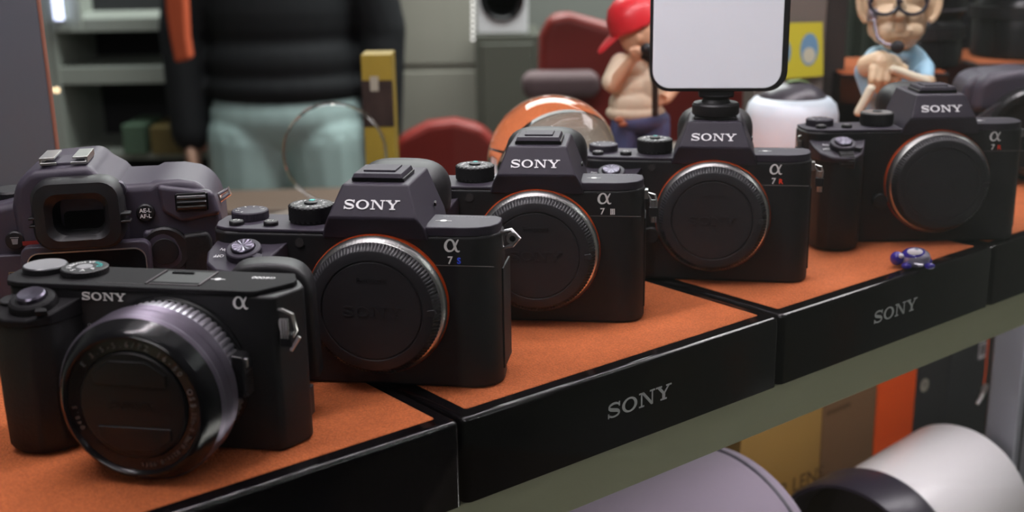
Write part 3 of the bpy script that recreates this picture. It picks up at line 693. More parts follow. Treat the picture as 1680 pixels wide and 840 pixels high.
# ================================================================== BLUE TURTLE BEAD
bt = thing('turtle_bead', 'tiny blue glass turtle bead with an eye on its shell, on the suede edge', 'bead', atz(1495, 436, .5), .1)
CB = mat('cobalt_glass', (.03, .015, .28), .06, coat=1)
MB().ball((0, 0, 5.4), (8.6, 7.4, 6.0), 32).build('shell', mat('shell_silver_glass', (.45, .42, .55), .08, .35, coat=1), bt)
q = MB(); q.ball((-.5, -.6, 6.7), (7.6, 6.4, 4.9), 28); q.build('shell_top', CB, bt)
q = MB(); q.ball((-1, -2.6, 8.9), (4.9, 3.8, 2.8), 24); q.build('eye_white', mat('enamel_white', (.8, .76, .78), .15), bt)
q = MB(); q.ball((-.7, -3.4, 10.3), (2.2, 1.7, 1.5), 20); q.build('eye_iris', mat('enamel_blue_grey', (.25, .33, .38), .1), bt)
q = MB(); q.ball((-10.6, -1.5, 5.2), (4.0, 3.4, 4.2), 24); hd = q.build('head', CB, bt)
q = MB(); q.ball((-9.0, -4.0, 7.4), (1.6, 1.2, 1.5), 16); q.build('head_eye', MATS['enamel_white'], hd)
for (x, y) in ((-6, -6), (7, -5.5), (-5, 5.5), (8, 5)):
    q = MB(); q.ball((x, y, 2.0), (3.2, 2.6, 2.0), 16); q.build('foot', CB, bt)

# ================================================================== FIGURINES
CREAM = mat('cream_paint', (.70, .58, .42), .5, var=.12, scale=300)
JEANP = mat('denim_paint', (.07, .085, .19), .5, var=.25, scale=400)
REDP = mat('red_paint', (.62, .022, .03), .35)
def boy():
    root = Vector((110, 990, -37))
    t = thing('boy_figurine', 'boy figurine in red cap and cream shirt raising a fist, left of the video light', 'figurine', root)
    F = lambda px, py, dy=0: at(px, py, 990+dy)-root
    gp = F(1052, 240); zg = 0
    # skin: head, neck, arms with fingers in one surface
    b = MB()
    hc = F(1050, 50); b.ball(hc, (19, 18, 22), 28); b.ball(F(1062, 78, -6), (11, 11, 9), 20); b.cap(F(1048, 75), F(1045, 105), 8, 9)
    b.ball(F(1046, 62, -17), (2.8, 2.2, 4.6), 14)                       # ear
    b.ball(F(1072, 64, -14), (4.5, 4, 4), 14)                            # nose side
    b.cap(F(1003, 140, -12), F(1036, 96, -22), 6.6, 4.2); b.ball(F(1041, 88, -24), (6, 5, 6.5), 16)
    for k in range(4):
        a = F(1032+k*6.4, 80+abs(k-1)*1.5, -29); b.cap(a, a+Vector((1.6, 1.0, -4.2)), 2.0, 1.8, 10)
    b.cap(F(1054, 92, -28), F(1048, 86, -30), 1.8, 1.6, 10)
    b.cap(F(1120, 118, -4), F(1092, 160, -16), 6.5, 4.8); b.ball(F(1086, 163, -18), (5.4, 4.6, 4.4), 16)
    for k in range(4): b.cap(F(1082, 157+k*4, -22), F(1076, 158+k*4, -24), 1.7, 1.5, 10)
    b.cap(F(1090, 158, -22), F(1083, 154, -25), 1.6, 1.4, 10)
    lab(b.build('body', SKIN, t, mods=[remesh(.9, 3)]), 'painted skin of head, arms and hands')
    c = MB(); prof = [(.5, 24), (9, 22.6), (16, 18), (20.6, 10), (21.8, 0), (20.6, -2)]
    c.lathe(prof[::-1], (0, 0, 0), 'z', 40)
    co = c.build('cap', REDP, t); co.location = (F(1038, 42)+Vector((0, 0, 2)))*S; co.rotation_euler = (.1, -.42, 0)
    br_ = MB(); rings = []
    for k, (x, wd, z) in enumerate(((-12, 19, 0), (-22, 18, -3), (-31, 14, -7), (-37, 8, -10))):
        rings.append([(x, -wd, z-1.2), (x, -wd*.5, z+1.2), (x, 0, z+2.2), (x, wd*.5, z+1.2), (x, wd, z-1.2), (x, wd*.5, z-.6), (x, 0, z+.4), (x, -wd*.5, z-.6)])
    br_.poly3(rings); bo = br_.build('cap_brim', REDP, co, mods=[lambda o: setattr(o.modifiers.new('s', 'SUBSURF'), 'levels', 2)])
    # shirt: torso and short sleeves
    s_ = MB(); s_.ball(F(1034, 112), (15, 13, 12), 24); s_.ball(F(1036, 140), (19, 14, 17), 24); s_.ball(F(1040, 168), (22, 16, 16), 24)
    s_.cap(F(1016, 104, -4), F(1001, 134, -10), 9, 8.4); s_.cap(F(1062, 100), F(1100, 116, -2), 10, 9); s_.ball(F(1064, 140), (18, 14, 20), 20)
    s_.ball(F(1040, 184), (25, 17, 9), 24)
    s_.build('shirt', CREAM, t, mods=[remesh(1.0, 3)])
    # jeans and shoes
    j = MB(); hip = F(1048, 196); j.ball(hip, (25, 17, 12), 24)
    for sx in (-1, 1): j.cap(hip+Vector((sx*12, 0, -4)), Vector((hip.x+sx*15, 0, 10)), 13, 10)
    j.build('jeans', JEANP, t, mods=[remesh(1.0, 2)])
    for sx in (-1, 1): MB().ball((hip.x+sx*15, -6, 5), (8, 14, 5.4), 20).build('shoe', RUB, t)
    st = MB(); st.tube([F(1050, 92, -34), F(1066, 100, -32), F(1072, 140, -30), F(1072, 190, -28)], [2.0, 3.2, 2.6, 2.6], 10); st.build('microphone_stand', GLOSS, t)
    st = MB(); st.cap(F(1058, 80, -34), F(1070, 92, -34), 5, 4); st.build('microphone', RUB, t)
    for (px, py) in ((1013, 196), (1019, 203)):
        st = MB(); st.ball(F(px, py, -18), (4, 3, 2.6), 14); st.build('hanging_tag', mat('rust_paint', (.35, .10, .04), .5), t)
    return t
boy()
def talker():
    root = Vector((294, 930, .4))
    t = thing('man_figurine', 'big-eared bald man figurine in blue shirt wearing glasses and a headset', 'figurine', root)
    F = lambda px, py, dy=0: at(px, py, 930+dy)-root
    b = MB()
    b.ball(F(1469, -8), (22, 20, 21), 32); b.ball(F(1467, 28, -7), (20, 17, 15), 28); b.ball(F(1467, 52, -12), (20, 15, 11.5), 28)
    b.ball(F(1470, 68, -10), (13, 12, 7), 24); b.ball(F(1447, 26, -14), (9, 8, 7), 18); b.ball(F(1490, 24, -14), (9, 8, 7), 18)
    b.ball(F(1472, 14, -26), (5.0, 6, 9), 20); b.ball(F(1472, 24, -29), (6.2, 5.4, 4.6), 18); b.ball(F(1463, 27, -24), (3.6, 3.4, 3), 14); b.ball(F(1481, 27, -24), (3.6, 3.4, 3), 14)
    b.ball(F(1472, 42, -27), (5, 3, 6), 14)
    b.cap(F(1458, 59, -26), F(1486, 57, -26), 1.9, 1.9)                  # lower lip
    b.cap(F(1456, 52, -26), F(1488, 50, -26), 2.2, 2.2)
    for sx, px in ((-1, 1421), (1, 1518)):
        c_ = F(px, 6, -2); b.ball(c_, (9.5, 3.2, 15), 22, Matrix.Rotation(sx*.35, 3, 'Y')); b.ball(c_+Vector((-sx*5, 0, -17)), (5, 3.6, 9), 16)
        b.tube([c_+Vector((sx*(8.2*math.cos(a)), -3.4, 14.5*math.sin(a)+1)) for a in [math.radians(-80+k*14) for k in range(13)]], 2.1, 10)
    b.cap(F(1468, 72), F(1466, 96), 9, 11)
    # left hand over the right: back of the hand, four fingers hanging, thumb
    hnd = F(1450, 106, -34); b.cap(F(1420, 108, -22), F(1440, 102, -33), 8.5, 9); b.ball(hnd, (12, 7, 8.5), 24)
    for k, (px, L) in enumerate(((1428, 30), (1438, 34), (1451, 32), (1466, 27))):
        p0 = F(px+2, 114, -38); p1 = F(px-1+k, 114+L*.5, -41); p2 = F(px-2+k*1.2, 114+L, -37)
        b.cap(p0, p1, 3.9, 3.3, 12); b.cap(p1, p2, 3.3, 2.7, 12); b.ball(p0, 4.2, 12)
    b.cap(F(1464, 104, -38), F(1480, 112, -40), 3.6, 3.0, 12)
    b.ball(F(1518, 134, -37), (6, 5, 5), 16)
    for k in range(4): b.cap(F(1516+k*3.4, 128, -41), F(1512+k*4, 136, -43), 2.0, 1.8, 10)
    b.cap(F(1512, 126, -40), F(1507, 131, -43), 1.9, 1.7, 10)
    lab(b.build('body', mat('tan_resin', (.66, .50, .32), .42, var=.2, scale=350), t, mods=[remesh(.85, 2)]), 'tan painted head, neck and hands')
    s_ = MB(); s_.ball(F(1468, 108, 4), (24, 17, 20), 28); s_.ball(F(1468, 150, 4), (27, 18, 30), 28); s_.ball(F(1468, 200, 4), (26, 18, 30), 28)
    s_.cap(F(1436, 98), F(1417, 118, -12), 11, 9); s_.cap(F(1417, 118, -12), F(1425, 150, -18), 9, 7.5)
    s_.cap(F(1496, 98), F(1512, 112, -6), 10, 8); s_.cap(F(1512, 112, -6), F(1515, 128, -22), 8, 6); s_.cap(F(1448, 84), F(1462, 92, -14), 6, 5); s_.cap(F(1490, 84), F(1478, 92, -14), 6, 5)
    s_.build('shirt', mat('light_blue_paint', (.30, .52, .66), .45, var=.08, scale=300), t, mods=[remesh(1.0, 3)])
    j = MB()
    for sx in (-1, 1):
        x = F(1468, 200).x+sx*13; z = F(1468, 215).z; j.cap(Vector((x, 4, z)), Vector((x, 2, 9)), 13, 10)
    j.build('trousers', mat('dark_paint', (.05, .05, .06), .5), t, mods=[remesh(1.2, 2)])
    BONE = mat('bone_white_paint', (.72, .66, .50), .4)
    MB().cap(F(1462, 114, -44), F(1514, 133, -44), 3.4, 3.8).build('bar', BONE, t)
    MB().cap(F(1425, 146, -46), F(1404, 184, -46), 3.5, 3.0).build('bar', BONE, t)
    g_ = MB()
    for px in (1448, 1494):
        c_ = F(px, 5, -33); g_.tube([c_+Vector((10.5*math.cos(a), -1+.02*abs(10*math.cos(a))**2, 8.2*math.sin(a))) for a in [2*PI*k/24 for k in range(24)]], [1.25]*24, 8, True)
    g_.tube([F(1468, 3, -34), F(1472, 1, -36), F(1476, 3, -34)], 1.2, 8)
    g_.tube([F(1427, 2, -32), F(1420, 2, -8)], 1.1, 8); g_.tube([F(1515, 2, -32), F(1520, 2, -8)], 1.1, 8)
    g_.build('glasses', mat('dark_frame_plastic', (.03, .03, .045), .2), t)
    HS_ = mat('mauve_metal', (.42, .38, .44), .25, .8)
    g_ = MB(); g_.tube([F(1428, 28, -12), F(1422, 5, -14), F(1426, -30, -4), F(1450, -58, 0), F(1490, -58, 0), F(1514, -30, -4), F(1518, 0, -8)], 1.4, 8); g_.build('headset_band', HS_, t)
    g_ = MB(); g_.tube([F(1429, 25, -18), F(1432, 44, -24), F(1436, 62, -32), F(1448, 72, -38), F(1464, 76, -42)], 1.5, 8); g_.build('boom', HS_, t)
    MB().lathe([(4.5, -4), (4.8, -3), (4.8, 2), (.3, 2.4)], F(1429, 24, -16), 'x', 24).build('earpiece', HS_, t)
    q = MB(); q.ball(F(1468, 77, -43), 4.9, 20); q.build('microphone_ball', mat('foam_black', (.02, .018, .02), .8, bump=.5, scale=2000), t)
    return t
talker()

# ================================================================== BLACK REFLEX CAMERA AT THE RIGHT
def reflex_front():
    root = Vector((382, 905, .4))
    t = thing('reflex_camera', 'black rounded reflex camera body partly cut by the right edge, facing forward', 'camera', root, .15)
    F = lambda px, py: ((px-1645)/2.06, (266-py)/2.06)
    hump = [F(*p) for p in [(1552, 262), (1548, 150), (1553, 118), (1572, 103), (1600, 100), (1660, 96), (1720, 104), (1745, 130), (1760, 200), (1765, 262)]]
    hump = [(x, max(z, 0)) for x, z in hump]
    MB().prism([(x*.86, z) for x, z in hump], 0, 46, 'y').build('body', DSB, t, bevel=9, seg=5)
    top = [F(*p) for p in [(1575, 160), (1580, 112), (1598, 98), (1640, 92), (1700, 98), (1716, 120), (1722, 160)]]
    MB().prism(top, -12, 34, 'y').build('prism_housing', DSB, t, bevel=7, seg=5)
    C_ = (F(1660, 0)[0], 0, 40)
    MB().lathe([(34, 2), (34, -8), (32, -12), (32, -26), (30, -28), (26, -28), (25, -24), (.5, -23)], C_, 'y', 72).build('lens_mount', mat('lens_black'), t)
    # camera strap looped in front of the body, with silver end
    sp = MB(); rings = []
    for k in range(15):
        q = k/14; x = -44+q*60; z = 30+26*math.sin(q*PI*.8); y = -14-8*math.sin(q*PI)
        rings.append([(x, y-1, z-9), (x, y+1, z-9), (x+2, y+1, z+9), (x+2, y-1, z+9)])
    MB().poly3(rings).build('strap', mat('strap_fabric', (.03, .027, .034), .7, bump=.4, scale=1500), t, bevel=.4)
    p0 = F(1606, 205); p1 = F(1620, 180)
    MB().tube([(p0[0], -24, p0[1]), (p1[0], -24, p1[1])], [1.3, 1.0], 10).build('strap_tip', mat('enamel_white'), t)
    nn = F(1680, 112); word('N', 6, face(nn[0], -12.4, nn[1]), 1, .1, .1).build('maker_letter', WHITE, t)
    return t
reflex_front()

# ================================================================== BACK OF THE SHOWCASE
PANELM = mat('brushed_grey_metal', (.22, .23, .27), .42, .6, bump=.15, scale=60)
def slab_px(name, label, cat, material, pts, Y, depth, bevel=0, zmin=None, group=None, yaw=0):
    """upright slab: outline given by where its corners are seen, thickness away from the viewer"""
    P = [at(px, py, Y) for px, py in pts]
    if zmin is not None: P = [Vector((p.x, p.y, max(p.z, zmin))) for p in P]
    root = Vector((sum(p.x for p in P)/len(P), Y, min(p.z for p in P)))
    o = MB().prism([(p.x-root.x, p.z-root.z) for p in P], 0, depth, 'y').build(name, material, None, bevel=bevel)
    o.location = root*S; o.rotation_euler = (0, 0, yaw); return tag(o, label, cat, group) if label else o
gp_ = thing('upright_metal_sheet', 'tall brushed grey metal sheet with a copper-coloured edge at the left', 'metal sheet', (-330, 720, -37.5))
A0, A1 = at(53, 0, 720), at(95, 262, 720)
xr_ = (A0.x+A1.x)/2+330
MB().prism([(-110, 0), (xr_+2, 0), (xr_-1, 330), (-110, 330)], 0, 6, 'y').build('shell', PANELM, gp_, bevel=1.2)
MB().prism([(xr_+2, 0), (xr_+3.2, 0), (xr_+.2, 330), (xr_-1, 330)], -.4, 3, 'y').build('edge_strip', mat('copper_edge', (.5, .22, .16), .35, .6), gp_)

post = thing('wooden_post', 'brown-grey upright post behind the white jar, holding the yellow card', 'post', (at(1328, 150, 1250).x, 1250, -38))
xa, xb = at(1284, 100, 1250).x, at(1350, 100, 1250).x
MB().box(xa-post.location.x/S-30, xb-post.location.x/S, 0, 60, 0, 620).build('post_body', mat('taupe_paint', (.17, .145, .125), .5, bump=.2, scale=40), post, bevel=2)
MB().box(xb-post.location.x/S, xb-post.location.x/S+24, 10, 70, 0, 620).build('dark_side', mat('dark_trim_paint', (.03, .026, .024), .5), post, bevel=1)
cdP = [at(*p, 1240) for p in ((1284, 131), (1284, 38), (1347, 36), (1348, 124))]
rt = Vector((cdP[0].x, 1240, cdP[0].z))
yc = thing('price_card', 'yellow card with a blue oval emblem fixed to the brown post', 'card', rt)
MB().prism([(p.x-rt.x-(14 if i < 2 else 0), p.z-rt.z) for i, p in enumerate(cdP)], 0, 1.2, 'y').build('card', mat('yellow_card', (.62, .56, .035), .6), yc)
c_ = at(1325, 81, 1240)-rt
MB().lathe([(1, -.3), (1, .1)], (0, 0, 0), 'y', 40).build('emblem', mat('pale_blue_ink', (.16, .33, .5), .5), yc)
em = [o for o in yc.children if o.name.startswith('emblem')][0]; em.location = c_*S; em.scale = (9.2, 1, 16.5)
e2 = MB().lathe([(1, -.6), (1, -.3)], (0, 0, 0), 'y', 40).build('emblem_figure', mat('cream_ink', (.6, .6, .45), .5), yc); e2.location = (c_+Vector((0, 0, -6)))*S; e2.scale = (6.4, 1, 8)
c2 = at(1284, 86, 1240)-rt
e3 = MB().lathe([(1, -.3), (1, .1)], (0, 0, 0), 'y', 40).build('emblem', mat('pale_blue_ink'), yc); e3.location = c2*S; e3.scale = (7, 1, 13)

# raised rear plinths with black lenses on them
UY = 1230
def upper(name_px, ytop, Y, label, width_px=None):
    p0, p1 = at(name_px[0], ytop[0], Y), at(name_px[1], ytop[1], Y+abs(0))
    t = thing('display_plinth', label, 'display plinth', (p0.x, Y, p0.z), 0, None)
    wd = p1.x-p0.x
    MB().box(0, wd, 0, 150, -38-p0.z, -1).build('base', LACQ, t, bevel=2)
    MB().box(4, wd-4, 3, 146, -1.2, .4).build('suede_top', SUEDE, t, bevel=.4)
    return t, p0, p1
u1, p0, p1 = upper((1376, 1556), (121, 121), UY, 'tall rear black plinth with orange top under the wide black lens')
u2, q0, q1 = upper((1600, 1860), (104, 104), 1330, 'tall rear black plinth with orange top at the upper right corner')
def big_lens(x, Y, z, r, label, prof):
    t = thing('camera_lens', label, 'lens', (x, Y, z), 0, 'black lenses standing on the rear plinths')
    MB().lathe(prof, n=80).build('barrel', mat('lens_black'), t)
    hs_ = max(h for _, h in prof)
    for k, h in enumerate((hs_*.28, hs_*.62)):
        MB().lathe([(r*.97, h-7), (r*1.015, h-6.4), (r*1.015, h+6.4), (r*.97, h+7)], n=120, r_mod=lambda k, i: 1+(.008 if (i//2) % 2 else 0)).build('focus_grip', RUB, t)
    MB().lathe([(r*.99, hs_*.45), (r*1.01, hs_*.45+.4), (r*1.01, hs_*.45+1.6), (r*.99, hs_*.45+2)], n=80).build('trim_band', mat('mauve_metal'), t)
    return t
c_ = at(1530, 118, UY+60); big_lens(c_.x-18, UY+62, p0.z+.4, 46, 'wide black lens standing behind the headset figurine', [(40, 0), (44, 3), (44, 44), (40, 50), (46, 58), (47, 128), (44, 132), (20, 132)])
c_ = at(1640, 90, 1400); big_lens(c_.x+20, 1400, q0.z+.4, 58, 'tall black lens standing at the upper right corner', [(52, 0), (55, 3), (55, 60), (52, 66), (58, 76), (60, 180), (56, 184), (20, 184)])

# yellow and black film-box, orange ribbon, beyond the shelf
def carton(name, label, pts, Y, depth, base_z, material, extra=None):
    P = [at(px, py, Y) for px, py in pts]; x0 = min(p.x for p in P); x1 = max(p.x for p in P); z1 = max(p.z for p in P)
    t = thing(name, label, name.replace('_', ' '), (x0, Y, base_z))
    MB().box(0, x1-x0, 0, depth, 0, z1-base_z).build('carton', material, t, bevel=.8)
    return t, x1-x0, z1-base_z, x0
YEL = mat('yellow_board', (.36, .25, .03), .5)
t_, wd, ht, x0 = carton('packaging_box', 'yellow upright box with a dark label standing behind the beaded hoop', [(590, 90), (640, 90)], 1150, 40, -37.5, YEL)
lz = at(600, 208, 1150).z+37.5; lz1 = at(600, 132, 1150).z+37.5
MB().box(-.3, wd+.3, -.6, 1, lz, lz1).build('dark_label', mat('dark_print', (.035, .02, .016), .5, var=.5, scale=600), t_)
MB().box(8, wd*.55, -1.0, 0, lz1-10, lz1+4).build('pale_print', mat('pale_print', (.42, .38, .30), .5), t_)

# ================================================================== THE SHOP BEHIND
GR = mat('cabinet_grey', (.275, .265, .225), .5, bump=.05, scale=30)
def furn(name, label, cat, px0, px1, pytop, Y, depth, material, zb=-1170, bevel=3, group=None):
    a, b = at(px0, pytop, Y), at(px1, pytop, Y)
    t = thing(name, label, cat, (a.x, Y, zb), 0, group)
    MB().box(0, b.x-a.x, 0, depth, 0, a.z-zb).build('carcass', material, t, bevel=bevel)
    return t, b.x-a.x, a.z-zb
t_, wd, ht = furn('cabinet', 'tall pale grey-green cabinet right of the person in jeans', 'cabinet', 575, 800, -420, 3200, 300, GR)
MB().box(20, wd-20, -6, 0, 300, ht*.55).build('door', GR, t_, bevel=3); MB().box(20, wd-20, -6, 0, ht*.56, ht-20).build('door', GR, t_, bevel=3)
t_, wd, ht = furn('cabinet', 'darker olive-grey low cabinet behind the glass ball', 'cabinet', 778, 885, 58, 2900, 280, mat('olive_cabinet', (.085, .088, .07), .5))
MB().box(16, wd-16, -6, 0, 200, ht-20).build('door', mat('olive_cabinet'), t_, bevel=3)
topz = ht-1170
# white speaker with a dark round cone on the low cabinet
a = at(782, 57, 2910); b = at(866, 57, 2910)
sp = thing('loudspeaker', 'small white loudspeaker with a dark round cone on the olive cabinet', 'speaker', (a.x, 2910, topz))
MB().box(0, b.x-a.x, 0, 140, 0, 180).build('cabinet', mat('white_plastic', (.72, .72, .74), .35), sp, bevel=6)
MB().lathe([(53, 0), (53, -4), (46, -5), (36, 2), (.4, 4)], ((b.x-a.x)/2, 0, 84), 'y', 48).build('cone', GLOSS, sp)
# hanging light string with eight bulbs
for k in range(8):
    p = at(775, 4+k*8.6, 2300)
    if k == 0:
        ls = thing('light_string', 'vertical string of tiny white lights hanging before the pale cabinet', 'light string', (p.x, 2300, p.z+400))
        base = Vector((p.x, 2300, p.z+400))
        MB().tube([(0, 0, 740), (0, 0, -470)], [.8, .8], 8).build('cable', GREYI, ls)
    q = MB(); q.ball(p-base, 3.0, 12); q.build('bulb', mat('bulb_glow', (1, 1, 1), .4, emit=1.3, ecol=(1, .97, .93)), ls)

# left shelving unit with boards, boxes and a tube lamp
SHW = mat('shelf_white', (.36, .39, .35), .5)
un = thing('shelving_unit', 'pale shelving unit with dark recesses behind the reflex camera at the left', 'shelving', (at(40, 0, 2900).x, 2900, -1170), .0)
ux = at(40, 0, 2900).x; ux1 = at(330, 0, 2900).x
MB().box(-260, ux1-ux+30, 280, 300, 0, 2100).build('back_board', mat('shelf_back', (.02, .02, .022), .6), un)
def zat(py, px=170, Y=2900): return at(px, py, Y).z+1170
for (y0, y1) in ((52, 30), (138, 110), (262, 250), (380, 368)):
    MB().box(-260, ux1-ux+30, 0, 290, zat(y0), zat(y1)).build('board', SHW, un, bevel=2)
MB().box(at(62, 0, 2900).x-ux, at(84, 0, 2900).x-ux, -4, 290, 0, 2100).build('upright', SHW, un, bevel=2)
MB().box(at(108, 0, 2900).x-ux, at(130, 0, 2900).x-ux, -4, 20, zat(52), 2100).build('upright', SHW, un, bevel=2)
lm = thing('tube_lamp', 'glowing cool white tube lamp on the upper shelf at the left', 'lamp', (at(97, 34, 2880).x, 2880, at(97, 34, 2880).z))
MB().lathe([(9, 0), (11, 4), (11, 300), (9, 304)], n=24).build('tube', mat('cool_glow', (.8, .85, 1), .4, emit=2.6, ecol=(.66, .72, 1)), lm)
MB().lathe([(12, -6), (12, 2)], n=24).build('end_cap', STEEL, lm)
def stock(label, px0, px1, pyt, pyb, color, Y=2860, name='stock_box'):
    a, b = at(px0, pyt, Y), at(px1, pyb, Y); z0 = (250+262)/2
    o = MB().box(0, b.x-a.x, 0, 160, 0, a.z-b.z).build(name, mat('stock_'+label.split()[0]+'_'+label.split()[1], color, .55, var=.3, scale=60), None, bevel=3)
    o.location = Vector((a.x, Y, b.z))*S; return tag(o, label, 'box', 'boxes on the left shelving')
MBZ = at(170, 250, 2900).z
def on_board(o, z=MBZ): o.location.z = z*S; return o
on_board(stock('green patterned box on the lower shelf behind the reflex camera', 198, 240, 208, 256, (.09, .15, .10)))
on_board(stock('mustard box beside the green one on the lower shelf', 243, 304, 200, 244, (.16, .12, .04)))
on_board(stock('orange small box at the end of the lower shelf', 308, 332, 232, 258, (.30, .06, .02)))
a = at(262, 0, 2450); 
of = thing('orange_bag', 'narrow orange bag hanging in front of the left shelving', 'bag', (a.x, 2450, at(285, 104, 2450).z))
P = [at(*p, 2450) for p in ((285, 104), (312, 98), (306, 60), (300, -60), (266, -60), (270, 20), (276, 60))]
MB().prism([(p.x-a.x, p.z-of.location.z/S) for p in P], 0, 40, 'y').build('pouch', mat('orange_cloth', (.52, .09, .03), .7, var=.2, scale=60), of, bevel=8)
MB().tube([(40, 20, 200), (30, 20, 500), (60, 20, 900)], [6, 6, 6], 8).build('loop', mat('orange_cloth'), of)

# two small warm fairy lights by the grey box
for px in (82, 93):
    p = at(px, 148, 2500)
    t_ = thing('pendant_bulb', 'small warm round bulb, %s of the pair beside the grey metal sheet' % ('left' if px == 82 else 'right'), 'bulb', p, 0, 'warm bulbs at the left')
    q = MB(); q.ball((0, 0, 0), 5, 14); q.build('globe', mat('warm_glow', (1, .8, .5), .4, emit=2.4, ecol=(1, .72, .42)), t_)
    MB().tube([(0, 0, 4), (0, 0, 1200)], [1, 1], 6).build('cord', GLOSS, t_)

# the counter that hides the person's lower legs
ct = thing('counter', 'brown wooden shop counter in front of the person in jeans', 'counter', (at(330, 345, 1900).x, 1900, -1170), -.06)
cw = at(640, 300, 1900).x-at(330, 345, 1900).x; ch = at(330, 345, 1900).z+1170
MB().box(0, cw, 0, 130, 0, ch-14).build('carcass', mat('counter_brown', (.10, .065, .045), .6, var=.2, scale=40), ct, bevel=3)
MB().box(-8, cw+8, -10, 150, ch-14, ch).build('top', mat('counter_top', (.12, .082, .06), .4, var=.15, scale=40), ct, bevel=3)

# red chairs
RC = mat('red_leather', (.24, .022, .016), .4, var=.25, scale=30)
def red_chair(label, pts, Y, seat_z):
    P = [at(px, py, Y) for px, py in pts]; root = Vector((sum(p.x for p in P)/len(P), Y, -1170))
    t = thing('armchair', label, 'chair', root, 0, 'red chairs of the shop')
    MB().prism([(p.x-root.x, p.z+1170) for p in P], 0, 60, 'y').build('backrest', RC, t, bevel=18, seg=4)
    if seat_z > 400:
        c0, c1 = at(856, 165, Y-70), at(985, 120, Y-70)
        MB().box(c0.x-root.x, c1.x-root.x, -70, 0, c0.z+1170, c1.z+1170).build('reflection_pad', mat('mauve_reflection', (.15, .10, .105), .8), t, bevel=18, seg=5)  # added pad standing in for a blurred mauve reflection
    xs = [p.x-root.x for p in P]; x0, x1 = min(xs), max(xs)
    MB().box(x0+5, x1-5, -330, 10, seat_z, seat_z+70).build('seat', RC, t, bevel=18, seg=4)
    MB().lathe([(25, 40), (25, seat_z)], ((x0+x1)/2, -150, 0), 'z', 20).build('column', STEEL, t)
    for k in range(5):
        a = 2*PI*k/5; MB().tube([((x0+x1)/2, -150, 45), ((x0+x1)/2+220*math.cos(a), -150+220*math.sin(a), 30)], [18, 12], 10).build('leg', STEEL, t)
    for k in range(5):
        a = 2*PI*k/5; q = MB(); q.ball(((x0+x1)/2+215*math.cos(a), -150+215*math.sin(a), 16), 16, 14); q.build('castor', RUB, t)
    return t
red_chair('tall dark red chair back behind the boy figurine', [(880, 235), (884, 60), (902, 24), (935, 22), (1010, 42), (1090, 60), (1180, 100), (1240, 160), (1240, 300), (960, 300)], 1950, 420)
red_chair('low round-topped dark red chair left of the glass ball', [(622, 320), (632, 262), (655, 225), (700, 202), (745, 197), (790, 208), (820, 240), (830, 320)], 2480, 360)

# green-grey curtain behind the headset figurine
cp_ = []
xa, xb = at(1372, 0, 1700).x, at(1475, 0, 1700).x
for k in range(60):
    q = k/59; cp_.append((xa+(xb-xa)*q, 1700+9*math.sin(q*26)))
cb = MB(); cb.poly3([[(x, y, z) for x, y in cp_]+[(x, y+4, z) for x, y in cp_[::-1]] for z in (-1165, 900)])
co = cb.build('curtain', mat('sage_cloth', (.12, .15, .115), .8, bump=.2, scale=100)); tag(co, 'sage green curtain hanging left of the headset figurine', 'curtain')
dk = thing('dark_cupboard', 'black cupboard filling the upper right background', 'cupboard', (at(1476, 0, 1720).x, 1720, -1170))
MB().box(0, 700, 0, 300, 0, 2300).build('carcass', mat('black_paint', (.018, .016, .02), .5), dk, bevel=3)
MB().box(12, 340, -8, 0, 900, 2250).build('door', mat('black_paint'), dk, bevel=3); MB().box(352, 690, -8, 0, 900, 2250).build('door', mat('black_paint'), dk, bevel=3)
wp = thing('wall_panel', 'brown wooden panel standing behind the person, right side', 'panel', (at(540, 0, 3000).x, 3000, -1170))
MB().box(0, at(600, 0, 3000).x-at(540, 0, 3000).x, 0, 40, 0, 2300).build('board', mat('walnut', (.13, .075, .045), .5, var=.2, scale=20), wp, bevel=3)

